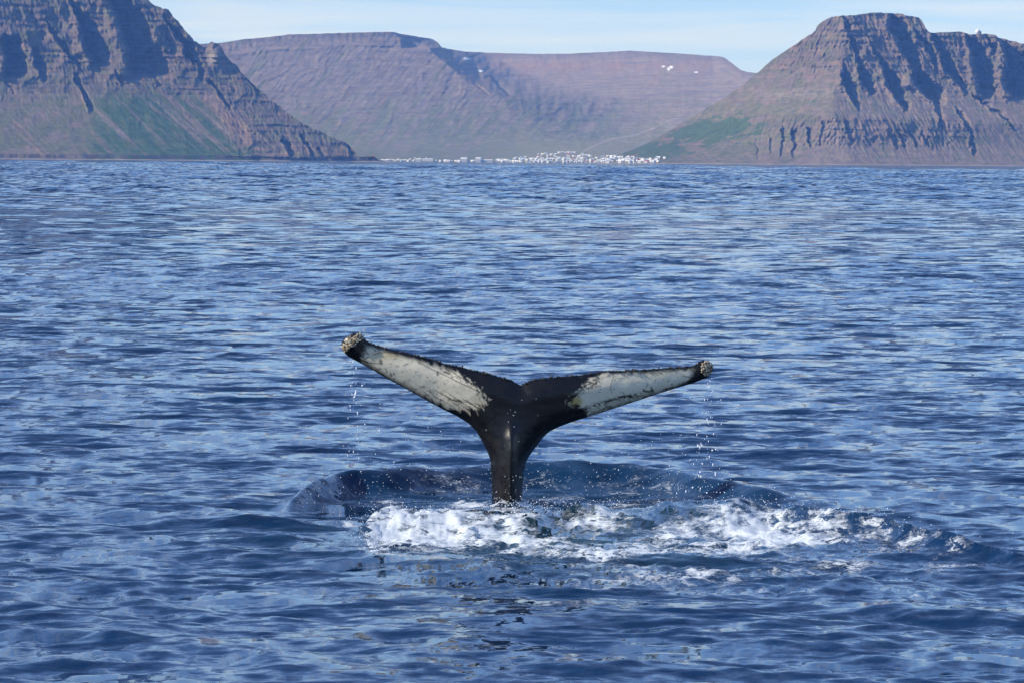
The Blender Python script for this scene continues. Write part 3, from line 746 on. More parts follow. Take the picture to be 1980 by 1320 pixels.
def build_whale():
    rs = np.random.RandomState(3)
    st = 1.35
    lead_l = resample(OUT_LEAD_L, st); tip_l = resample([OUT_LEAD_L[-1]] + OUT_TIP_L, st)[1:]
    trail = resample([OUT_TIP_L[-1]] + OUT_TRAIL, st)[1:]; tip_r = resample([OUT_TRAIL[-1]] + OUT_TIP_R, st)[1:]
    lead_r = resample([OUT_TIP_R[-1]] + OUT_LEAD_R, st)[1:]
    # ragged trailing edge
    trail[:, 1] += 1.9 * fbm(trail[:, 0] / 4.0, trail[:, 0] * 0, 3, 151) + .8 * fbm(trail[:, 0] / 16.0, trail[:, 0] * 0, 2, 153)
    tip_l += rs.normal(0, .5, tip_l.shape); tip_r += rs.normal(0, .5, tip_r.shape)
    B = np.concatenate([lead_l, tip_l, trail, tip_r, lead_r])
    nb = len(B)
    sp = 1.55
    gx, gy = np.meshgrid(np.arange(655, 1385, sp), np.arange(638, 1010, sp * .87))
    gx = gx + (np.arange(gx.shape[0]) % 2)[:, None] * sp / 2
    Q = np.stack([gx.ravel(), gy.ravel()], 1)
    # inside test (crossing number)
    x1, y1 = B[:, 0], B[:, 1]; x2, y2 = np.roll(x1, -1), np.roll(y1, -1)
    ins = np.zeros(len(Q), bool)
    for k in range(nb):
        c = ((y1[k] > Q[:, 1]) != (y2[k] > Q[:, 1]))
        if c.any():
            xi = (x2[k] - x1[k]) * (Q[:, 1] - y1[k]) / (y2[k] - y1[k] + 1e-12) + x1[k]
            ins ^= c & (Q[:, 0] < xi)
    Q = Q[ins]
    def dist_to(Q, S):
        d = np.full(len(Q), 1e9)
        for k in range(0, len(S), 200):
            dd = np.hypot(Q[:, None, 0] - S[None, k:k + 200, 0], Q[:, None, 1] - S[None, k:k + 200, 1]).min(1)
            d = np.minimum(d, dd)
        return d
    d = dist_to(Q, B)
    Q = Q[d > .9]; d = d[d > .9]
    pts = np.concatenate([B, Q])
    e = [(i, (i + 1) % nb) for i in range(nb)]
    vo, _, fo, ov, _, _ = delaunay_2d_cdt([Vector(p) for p in pts.tolist()], e, [], 1, 1e-5, True)
    vo = np.array([[v.x, v.y] for v in vo])
    tris = np.array([list(f) for f in fo if len(f) == 3])
    cen = vo[tris].mean(1)
    keep = np.zeros(len(tris), bool)
    for k in range(nb):
        c = ((y1[k] > cen[:, 1]) != (y2[k] > cen[:, 1]))
        if c.any():
            xi = (x2[k] - x1[k]) * (cen[:, 1] - y1[k]) / (y2[k] - y1[k] + 1e-12) + x1[k]
            keep ^= c & (cen[:, 0] < xi)
    tris = tris[keep]
    isb = np.array([any(i < nb for i in o) for o in ov])
    d = dist_to(vo, B); d[isb] = 0
    dt = dist_to(vo, trail)
    x, y = vo[:, 0], vo[:, 1]
    hw = np.interp(y, [700, 790, 830, 870, 900, 940, 1010], [90, 80, 58, 40, 32, 29, 29])
    ped = sstep(775, 905, y) * (1 - sstep(70, 150, np.abs(x - 983)))
    tmid = np.interp(np.abs(x - 990), [0, 60, 140, 260, 400], [.15, .13, .075, .05, .035])
    chord = np.interp(np.abs(x - 990), [0, 60, 140, 260, 400], [45, 38, 30, 22, 12])
    tw = tmid * np.sqrt(1 - (1 - np.clip(d / chord, 0, 1)) ** 2) * np.clip(.25 + dt / 40, .25, 1)
    tp = .27 * np.sqrt(1 - (1 - np.clip(d / hw, 0, 1)) ** 2)
    T = tw * (1 - ped) + tp * ped
    T += .014 * np.exp(-(((x - 682) / 26) ** 2 + ((y - 662) / 20) ** 2)) * np.clip(d / 5, 0, 1)
    T += .016 * np.exp(-(((x - 1364) / 14) ** 2 + ((y - 712) / 14) ** 2)) * np.clip(d / 5, 0, 1)
    ed = np.unique(np.sort(np.concatenate([tris[:, [0, 1]], tris[:, [1, 2]], tris[:, [2, 0]]]), axis=1), axis=0)
    deg = np.bincount(ed.ravel(), minlength=len(vo)).astype(float)
    for _ in range(40):
        acc = np.bincount(ed[:, 0], T[ed[:, 1]], len(vo)) + np.bincount(ed[:, 1], T[ed[:, 0]], len(vo))
        T = np.where(isb, T, .4 * T + .6 * acc / np.maximum(deg, 1))
    keel = .050 * np.exp(-((x - 989) / 8.5) ** 2) * sstep(800, 870, y) + .03 * np.exp(-((x - 990) / 16) ** 2) * sstep(800, 850, y)
    fine = .0022 * fbm(x / 26, y / 16, 2, 161) * np.clip(d / 8, 0, 1)
    Y0 = fluke_depth(x, y)
    front = at_depth(x, y, Y0 - (T + (keel + fine) * np.clip(d / 6, 0, 1)))
    bidx = np.where(isb)[0]
    # back sheet shares the rim
    n = len(vo)
    remap = np.full(n, -1); inner = np.where(~isb)[0]
    remap[bidx] = bidx; remap[inner] = n + np.arange(len(inner))
    back = at_depth(x[inner], y[inner], Y0[inner] + T[inner])
    V = np.concatenate([front, back])
    # wind so that the camera side faces the camera
    a, b_, c_ = (vo[tris[:, k]] for k in range(3))
    area = (b_[:, 0] - a[:, 0]) * (c_[:, 1] - a[:, 1]) - (b_[:, 1] - a[:, 1]) * (c_[:, 0] - a[:, 0])
    tris = np.where((area > 0)[:, None], tris[:, ::-1], tris)
    Fb = remap[tris][:, ::-1]
    me = make_mesh('tail', V, np.concatenate([tris, Fb]))
    # ---- pigment
    def poly_sd(poly):
        p = resample(poly + [poly[0]], 2.0)
        dd = dist_to(vo, p)
        x1, y1 = p[:, 0], p[:, 1]; x2, y2 = np.roll(x1, -1), np.roll(y1, -1)
        s = np.zeros(n, bool)
        for k in range(len(p)):
            c = ((y1[k] > y) != (y2[k] > y))
            xi = (x2[k] - x1[k]) * (y - y1[k]) / (y2[k] - y1[k] + 1e-12) + x1[k]
            s ^= c & (x < xi)
        return np.where(s, dd, -dd)
    PL = [(706, 668), (716, 668), (745, 677), (774, 685), (803, 693), (835, 702), (868, 711), (890, 724), (910, 737), (928, 752), (938, 768), (940, 784), (926, 792),
          (905, 793), (880, 792), (850, 783), (820, 768), (790, 752), (755, 733), (720, 712), (696, 698), (698, 684)]
    PR = [(1124, 745), (1140, 732), (1165, 722), (1205, 720), (1250, 718), (1300, 714), (1338, 711), (1348, 716), (1342, 727), (1325, 742), (1300, 751),
          (1260, 764), (1220, 778), (1180, 790), (1150, 801), (1133, 800), (1130, 790), (1098, 784), (1096, 774), (1112, 764)]
    sdl = poly_sd(PL); sdr = poly_sd(PR)
    rag_l = np.interp(x, [700, 780, 850, 930], [2, 1.6, 5, 10]) * np.where(y > 735 + .0 * x, 1.0, .8)
    wl_ = sdl / 4 + rag_l * .45 * fbm((x - .6 * y) / 9, (y + .45 * x) / 20, 5, 171, .62)
    rag_r = np.interp(x, [1090, 1140, 1200, 1300, 1350], [11, 7, 3, 2, 4])
    wr_ = sdr / 4 + rag_r * .45 * fbm((x + .2 * y) / 14, (y + .3 * x) / 8, 5, 173, .62)
    white = np.maximum(sstep(-.8, 2.2, wl_), sstep(-.8, 2.2, wr_))
    # grey speckled wear along the leading edge and towards the root
    lb = np.exp(-((y - np.interp(x, [760, 850, 935], [726, 766, 788])) / 12) ** 2) * sstep(770, 860, x) * (x < 950)
    white *= 1 - .9 * lb * sstep(.0, .35, fbm((x - .5 * y) / 16, (y - .55 * x) / 4, 4, 175, .6) + .06)
    ub = np.exp(-((y - np.interp(x, [820, 935], [700, 742])) / 16) ** 2) * sstep(830, 900, x) * (x < 950)
    white *= 1 - .85 * ub * sstep(.02, .35, fbm((x + .3 * y) / 14, (y - .45 * x) / 4.5, 4, 177, .6) + .06)
    rb = np.exp(-((y - np.interp(x, [1130, 1180, 1240], [792, 774, 762])) / 5) ** 2) * (1 - sstep(1225, 1260, x)) * (x > 1100)
    white *= 1 - .95 * rb * sstep(-.05, .2, fbm(x / 6, y / 4, 4, 179, .7) + .12)
    rk = np.exp(-((y - np.interp(x, [1115, 1150, 1190], [752, 742, 730])) / 9) ** 2) * (1 - sstep(1150, 1170, x)) * (x > 1100)
    white *= 1 - .95 * rk * sstep(-.15, .1, fbm((x - .2 * y) / 7, (y + .4 * x) / 4, 4, 181, .7) + .1)
    white *= 1 - .8 * sstep(.42, .6, fbm(x / 7.0, y / 5.0, 3, 183))
    tipdark = np.exp(-(((x - 1352) / 13) ** 2 + ((y - 722) / 15) ** 2) ** 2)
    white *= 1 - tipdark * sstep(-.3, .2, fbm(x / 5, y / 5, 3, 185) + .1)
    tipl = np.exp(-(((x - 694) / 15) ** 2 + ((y - 678) / 17) ** 2) ** 2)
    white *= 1 - tipl * sstep(-.25, .15, fbm((x + y) / 6, (x - y) / 4, 3, 187) + .05)
    def stroke(pts, w, k):
        nonlocal white
        p = resample(pts, .8)
        dd = dist_to(vo, p)
        white = white * (1 - k * np.exp(-(dd / w) ** 2))
    for pts, w, k in [([(722, 685), (735, 681), (750, 681), (770, 683), (792, 690)], .9, .85), ([(810, 700), (840, 716), (865, 727), (890, 740), (925, 756)], 1.0, .8),
                      ([(688, 694), (700, 696), (710, 700)], 2.0, .95), ([(712, 701), (725, 702), (738, 703)], 1.0, .8), ([(736, 696), (738, 703)], 2.0, .9),
                      ([(704, 694), (713, 690)], 1.0, .8), ([(746, 713), (748, 720)], 1.2, .8), ([(755, 722), (757, 726)], 1.6, .9), ([(730, 714), (736, 713)], 1.4, .8),
                      ([(780, 706), (788, 703)], .9, .9), ([(846, 719), (846, 724)], 1.7, .9), ([(858, 718), (868, 722)], 1.7, .9), ([(839, 739), (841, 739)], 1.3, .8),
                      ([(1188, 720), (1184, 735), (1180, 748), (1183, 760)], .8, .75), ([(1245, 755), (1255, 757), (1262, 754)], 2.2, .95), ([(1259, 748), (1262, 757)], 1.5, .9),
                      ([(1196, 768), (1206, 766), (1220, 765)], 2.2, .9), ([(1170, 777), (1190, 771)], 1.5, .8), ([(1230, 765), (1245, 764)], .9, .8),
                      ([(1268, 733), (1267, 737)], 1.0, .8), ([(1250, 747), (1253, 743)], 1.0, .8), ([(1197, 731), (1210, 731)], .7, .6), ([(1145, 725), (1158, 731)], 1.4, .8),
                      ([(1318, 726), (1340, 730)], .9, .8), ([(1334, 712), (1348, 722)], 1.0, .8), ([(1310, 747), (1325, 743)], 1.6, .9), ([(1284, 752), (1300, 748)], 1.3, .7),
                      ([(1203, 757), (1208, 763)], .9, .8), ([(698, 672), (712, 684)], 1.4, .8), ([(690, 684), (703, 690)], 1.4, .8)]:
        stroke(pts, w, k)
    yel = np.exp(-(((x - 748) / 34) ** 2 + ((y - 686) / 9) ** 2)) * .8 + 1.1 * np.exp(-(((x - 1112) / 14) ** 2 + ((y - 776) / 13) ** 2) ** 2)
    yel += .35 * np.exp(-(((x - 1265) / 30) ** 2 + ((y - 720) / 8) ** 2)) + .4 * np.exp(-(((x - 930) / 10) ** 2 + ((y - 780) / 10) ** 2))
    full = lambda v: np.concatenate([v, v[inner] * 0])
    white[isb] = 0
    add_float(me, 'white', full(white)); add_float(me, 'yellow', full(yel))
    m, nn, l, b = new_mat('whale_skin')
    aw = N(nn, 'ShaderNodeAttribute', attribute_name='white'); ay = N(nn, 'ShaderNodeAttribute', attribute_name='yellow')
    geo = N(nn, 'ShaderNodeNewGeometry')
    t = N(nn, 'ShaderNodeTexNoise', Scale=9.0, Detail=6.0, Roughness=.6); l.new(geo.outputs['Position'], t.inputs['Vector'])
    wc = N(nn, 'ShaderNodeMixRGB'); wc.inputs['Color1'].default_value = (.70, .61, .42, 1); wc.inputs['Color2'].default_value = (.90, .80, .58, 1)
    l.new(t.outputs['Fac'], wc.inputs['Fac'])
    yc = N(nn, 'ShaderNodeMixRGB'); yc.inputs['Color2'].default_value = (.52, .37, .12, 1)
    yg = N(nn, 'ShaderNodeMath', operation='MULTIPLY'); yg.inputs[1].default_value = 1.7; l.new(ay.outputs['Fac'], yg.inputs[0])
    ym = N(nn, 'ShaderNodeMath', operation='MULTIPLY'); l.new(yg.outputs['Value'], ym.inputs[0]); l.new(t.outputs['Fac'], ym.inputs[1]); ym.use_clamp = True
    l.new(ym.outputs['Value'], yc.inputs['Fac']); l.new(wc.outputs['Color'], yc.inputs['Color1'])
    dk = N(nn, 'ShaderNodeMixRGB'); dk.inputs['Color1'].default_value = (.004, .004, .005, 1); dk.inputs['Color2'].default_value = (.010, .009, .009, 1)
    l.new(t.outputs['Fac'], dk.inputs['Fac'])
    fin = N(nn, 'ShaderNodeMixRGB'); l.new(aw.outputs['Fac'], fin.inputs['Fac']); l.new(dk.outputs['Color'], fin.inputs['Color1']); l.new(yc.outputs['Color'], fin.inputs['Color2'])
    l.new(fin.outputs['Color'], b.inputs['Base Color'])
    rr_ = N(nn, 'ShaderNodeMapRange'); rr_.inputs['From Min'].default_value = .3; rr_.inputs['From Max'].default_value = .7
    rr_.inputs['To Min'].default_value = .14; rr_.inputs['To Max'].default_value = .48
    l.new(t.outputs['Fac'], rr_.inputs['Value']); l.new(rr_.outputs['Result'], b.inputs['Roughness'])
    b.inputs['Roughness'].default_value = .38; b.inputs['Specular IOR Level'].default_value = .38
    bp = N(nn, 'ShaderNodeBump', Strength=.25, Distance=.01)
    t3 = N(nn, 'ShaderNodeTexNoise', Scale=60.0, Detail=4.0); l.new(geo.outputs['Position'], t3.inputs['Vector'])
    l.new(t3.outputs['Fac'], bp.inputs['Height']); l.new(bp.outputs['Normal'], b.inputs['Normal'])
    root = obj('whale', None, None, label='black and white whale tail fluke raised out of the water mid-dive', category='whale')
    root.location = BASE.tolist()
    bpy.context.view_layer.update()
    V0 = V - BASE
    me.vertices.foreach_set('co', np.ascontiguousarray(V0, np.float32).ravel()); me.update()
    obj('tail', me, m, root)

    # ---- barnacles: short volcano cones, clustered on each tip; dark crust along the trailing edge
    def cone_set(centres, normals, radii, heights):
        vs, fs, mi = [], [], []
        for c0, nrm, r, h in zip(centres, normals, radii, heights):
            nrm = nrm / np.linalg.norm(nrm)
            a = np.cross(nrm, [0.3, .2, .9]); a /= np.linalg.norm(a); b2 = np.cross(nrm, a)
            o = len(vs)
            for (rr, hh) in ((1.0, 0.0), (.62, 1.0), (.40, .98), (.30, .55)):
                for k in range(7):
                    an = 2 * math.pi * k / 7 + rr
                    vs.append(c0 + nrm * h * hh + (a * math.cos(an) + b2 * math.sin(an)) * r * rr * rs.uniform(.88, 1.12))
            for q in range(3):
                for k in range(7):
                    fs.append((o + q * 7 + k, o + q * 7 + (k + 1) % 7, o + (q + 1) * 7 + (k + 1) % 7, o + (q + 1) * 7 + k)); mi.append(0 if q < 2 else 1)
        return np.array(vs), np.array(fs), np.array(mi, np.int32)
    mb, n2, l2, bb = new_mat('barnacle_shell')
    oi = N(n2, 'ShaderNodeNewGeometry'); rp = N(n2, 'ShaderNodeValToRGB')
    rp.color_ramp.elements[0].color = (.26, .17, .075, 1); rp.color_ramp.elements[1].color = (.74, .66, .50, 1)
    l2.new(oi.outputs['Random Per Island'], rp.inputs['Fac']); l2.new(rp.outputs['Color'], bb.inputs['Base Color']); bb.inputs['Roughness'].default_value = .5
    md, _, _, bd = new_mat('barnacle_dark'); bd.inputs['Base Color'].default_value = (.03, .024, .02, 1)
    def cluster(poly_pts, nbar, rmin, rmax, side, label):
        cs, ns, rr, hh = [], [], [], []
        placed = []
        tries = 0
        while len(cs) < nbar and tries < 4000:
            tries += 1
            q = poly_pts(rs)
            r = rs.uniform(rmin, rmax)
            if any(math.hypot(q[0] - p[0], q[1] - p[1]) < (r + p[2]) * PXM * .72 for p in placed):
                continue
            placed.append((q[0], q[1], r))
            k = np.argmin((x[:] - q[0]) ** 2 + (y[:] - q[1]) ** 2 + isb * 4)
            base = front[k]
            gx_ = (q[0] - side[0]) / 26; gz = -(q[1] - side[1]) / 26
            cs.append(base - BASE); ns.append(np.array([gx_ * 1.0, -1.0, gz * 1.0 + .2])); rr.append(r); hh.append(r * rs.uniform(.9, 1.4))
        v, f, mi = cone_set(cs, ns, rr, hh)
        meb = make_mesh('barnacle_cluster', v, f, False)
        o = obj('barnacle_cluster', meb, [mb, md], root, label=label, kind='stuff')
        meb.polygons.foreach_set('material_index', mi)
    def pl(r):
        t_ = r.rand(); a_ = np.array([663, 674]) * (1 - t_) + np.array([700, 648]) * t_
        return a_ + np.array([.58, .82]) * r.uniform(-6, 7)
    def pr(r):
        an = r.uniform(0, 6.283); q = math.sqrt(r.rand())
        return np.array([1367 + 11 * q * math.cos(an), 711 + 15 * q * math.sin(an)])
    cluster(pl, 95, .010, .019, (690, 672), 'tan barnacles crusting the left fluke tip')
    cluster(pr, 60, .009, .017, (1355, 718), 'pale barnacles crusting the right fluke tip')
    cs, ns, rr, hh = [], [], [], []
    for k in range(230):
        q = trail[rs.randint(0, len(trail))]
        if abs(q[0] - 1005) < 8:
            continue
        c0 = at_depth(q[0], q[1] + rs.uniform(-.6, 2.0), fluke_depth(q[0], q[1]) - rs.uniform(-.02, .02)) - BASE
        r = .004 + .010 * rs.rand() ** 2
        cs.append(c0); ns.append(np.array([rs.normal(0, .3), rs.normal(-.3, .5), 1.0])); rr.append(r); hh.append(r * 1.3)
    v, f, mi = cone_set(cs, ns, rr, hh)
    obj('edge_crust', make_mesh('edge_crust', v, f, False), md, root, kind='stuff')
    return root

whale = build_whale()

# ------------------------------------------------------------------ droplets and spray
def ico():
    g = (1 + 5 ** .5) / 2
    v = np.array([(-1, g, 0), (1, g, 0), (-1, -g, 0), (1, -g, 0), (0, -1, g), (0, 1, g), (0, -1, -g), (0, 1, -g), (g, 0, -1), (g, 0, 1), (-g, 0, -1), (-g, 0, 1)], float)
    v /= np.linalg.norm(v[0])
    f = np.array([(0, 11, 5), (0, 5, 1), (0, 1, 7), (0, 7, 10), (0, 10, 11), (1, 5, 9), (5, 11, 4), (11, 10, 2), (10, 7, 6), (7, 1, 8),
                  (3, 9, 4), (3, 4, 2), (3, 2, 6), (3, 6, 8), (3, 8, 9), (4, 9, 5), (2, 4, 11), (6, 2, 10), (8, 6, 7), (9, 8, 1)])
    return v, f

def drops():
    rs = np.random.RandomState(8)
    v0, f0 = ico()
    m, n, l, b = new_mat('water_drop')
    b.inputs['Base Color'].default_value = (.86, .90, .95, 1); b.inputs['Roughness'].default_value = .12
    b.inputs['IOR'].default_value = 1.33
    def build(name, P, r, stretch, label):
        k = len(P)
        V = v0[None] * r[:, None, None]
        V = V * np.stack([np.ones(k), np.ones(k), stretch], 1)[:, None, :]
        V = (V + P[:, None, :]).reshape(-1, 3)
        Fc = (f0[None] + (np.arange(k) * 12)[:, None, None]).reshape(-1, 3)
        return obj(name, make_mesh(name, V, Fc), m, kind='stuff', label=label, category='water drops')
    P, R, S = [], [], []
    def add(px, py, dy, r, s=1.0):
        P.append(at_depth(px, py, fluke_depth(px, 900.0) + dy - .25)); R.append(r); S.append(s)
    for _ in range(48):                                  # falling from the left tip
        py = 698 + 200 * rs.rand() ** 1.5
        add(683 + rs.normal(0, 4 + (py - 700) * .05), py, rs.uniform(-.1, .1), rs.uniform(.0015, .0065), rs.uniform(.9, 4.5))
    for k in range(16):                                  # the clinging strand of water
        t = k / 15
        add(688.5 - 4 * t * t + rs.normal(0, .6), 755 + 13 * t, 0, .009 - .004 * abs(t - .4), 1.4)
    for _ in range(95):                                 # from the right tip
        py = 730 + 240 * rs.rand() ** .9
        add(1371 - (py - 735) * .06 + rs.normal(0, 6 + (py - 730) * .045), py, rs.uniform(-.15, .15), rs.uniform(.0015, .007), rs.uniform(.9, 4.5))
    for (cx, cy) in [(1388, 870), (1378, 870), (1355, 912), (1352, 918), (1358, 922), (1341, 942), (1384, 868), (1367, 952), (704, 820), (734, 832), (762, 893), (700, 745)]:
        add(cx + rs.normal(0, 1), cy, 0, rs.uniform(.008, .012), 1.1)
    lead = np.array(OUT_LEAD_L[::-1] + OUT_LEAD_R[::-1])
    for _ in range(360):                                 # veil under both wings
        px = rs.uniform(665, 1400)
        top = np.interp(px, [665, 740, 830, 905, 945, 1020, 1060, 1105, 1230, 1345, 1400], [700, 735, 782, 822, 890, 890, 838, 818, 778, 742, 742])
        py = top + (955 - top) * rs.rand() ** .6
        add(px, py, rs.uniform(-.7, .5), abs(rs.normal(.0020, .0012)) + .0010, rs.uniform(.9, 2.2))
    for _ in range(22):                                 # in front of the stock
        add(985 + rs.normal(0, 36), rs.uniform(740, 970), rs.uniform(-.75, -.45), abs(rs.normal(.003, .001)) + .0015)
    build('water_droplets', np.array(P), np.array(R), np.array(S), 'water drops falling from the whale tail')
    # spray over the foaming lip and round the stock
    P, R, S = [], [], []
    for _ in range(2500):
        u = rs.rand()
        if u < .5:
            px = rs.choice([rs.normal(760, 55), rs.normal(960, 90), rs.normal(1220, 140), rs.normal(1470, 90), rs.normal(1650, 110)])
            py = np.interp(px, [690, 740, 850, 990, 1100, 1300, 1480, 1600, 1700, 1800, 1880], [1022, 1016, 1012, 1010, 1004, 1001, 1000, 1010, 1025, 1046, 1066]) + rs.normal(3, 9)
            hz = .10 + abs(rs.normal(0, .07))
        elif u < .62:
            px = rs.normal(735, 24); py = 1058 + rs.normal(0, 12); hz = .02 + abs(rs.normal(0, .07))
        elif u < .82:
            px = rs.normal(1010, 130); py = 985 + rs.normal(0, 9); hz = abs(rs.normal(0, .06))
        else:
            px = rs.uniform(575, 1420); py = np.interp(px, [560, 640, 800, 1000, 1200, 1400], [985, 955, 944, 938, 941, 962]) + rs.normal(6, 8); hz = .06 + abs(rs.normal(0, .09))
        q = on_water(np.array(px), np.array(py)); q[2] = hz
        P.append(q); R.append(abs(rs.normal(.0018, .0016)) + .0012); S.append(1.1)
    build('sea_spray', np.array(P), np.array(R), np.array(S), 'fine white spray thrown up around the diving tail')
drops()

# ------------------------------------------------------------------ far town
def ground_at(px, py, surf):
    """point of the built mountain surface seen at a photograph pixel"""
    P2, PX, PY = surf
    j = np.argmin(np.abs(PX[0] - px))
    colp = P2[:, j]
    _, yy = project(colp)
    k = np.argmin(np.abs(yy - py))
    return colp[k]

def plain(name, rgb, rough=.8):
    m, n, l, b = new_mat(name)
    t = N(n, 'ShaderNodeTexNoise', Scale=.6, Detail=4.0)
    g = N(n, 'ShaderNodeNewGeometry'); l.new(g.outputs['Position'], t.inputs['Vector'])
    mx = N(n, 'ShaderNodeMixRGB'); mx.inputs['Color1'].default_value = tuple(.8 * c for c in rgb) + (1,); mx.inputs['Color2'].default_value = tuple(min(1, 1.1 * c) for c in rgb) + (1,)
    l.new(t.outputs['Fac'], mx.inputs['Fac']); l.new(mx.outputs['Color'], b.inputs['Base Color']); b.inputs['Roughness'].default_value = rough
    return m

M_WHITE = plain('white_wall', (.70, .70, .68)); M_CREAM = plain('cream_wall', (.52, .47, .38)); M_ROOFW = plain('pale_roof', (.74, .75, .76), .5)
M_RED = plain('red_roof', (.34, .075, .05), .6); M_GREY = plain('grey_roof', (.26, .28, .30), .6); M_DARK = plain('window_dark', (.05, .06, .08), .2)
M_ORANGE = plain('orange_paint', (.75, .22, .05), .6); M_BLUE = plain('blue_roof', (.12, .22, .36), .6)

def house_mesh(w, d, h, rh):
    """walls, gabled roof with overhanging eaves, window openings set in the walls"""
    vs, fs, mi = [], [], []
    def quad(p, m):
        o = len(vs); vs.extend(p); fs.append(tuple(range(o, o + len(p)))); mi.append(m)
    x, y = w / 2, d / 2
    b = -3.0
    quad([(-x, -y, b), (x, -y, b), (x, -y, h), (-x, -y, h)], 0); quad([(x, y, b), (-x, y, b), (-x, y, h), (x, y, h)], 0)
    quad([(-x, y, b), (-x, -y, b), (-x, -y, h), (-x, 0, h + rh), (-x, y, h)], 0); quad([(x, -y, b), (x, y, b), (x, y, h), (x, 0, h + rh), (x, -y, h)], 0)
    e = .5; k = rh / y; t = .35
    for s in (-1, 1):
        lo = (h - e * k)
        top = [(-x - e, s * (y + e), lo + t), (x + e, s * (y + e), lo + t), (x + e, 0, h + rh + t), (-x - e, 0, h + rh + t)]
        bot = [(a, bb, c - t * .9) for a, bb, c in top]
        quad(top, 1); quad(bot[::-1], 1); quad([bot[0], bot[1], top[1], top[0]], 1); quad([bot[1], bot[2], top[2], top[1]], 1); quad([bot[3], bot[0], top[0], top[3]], 1)
    nw = max(2, int(w / 3.2))
    for i in range(nw):
        cx = -x + w * (i + .5) / nw
        for z0 in ([1.2, 4.0] if h > 5.2 else [1.3]):
            for s in (-1, 1):
                yy = s * (y + .03)
                quad([(cx - .6, yy, z0), (cx + .6, yy, z0), (cx + .6, yy, z0 + 1.3), (cx - .6, yy, z0 + 1.3)][::s * -1], 2)
    me = bpy.data.meshes.new('house')
    me.from_pydata(vs, [], fs); me.polygons.foreach_set('material_index', np.array(mi, np.int32)); me.update()
    return me

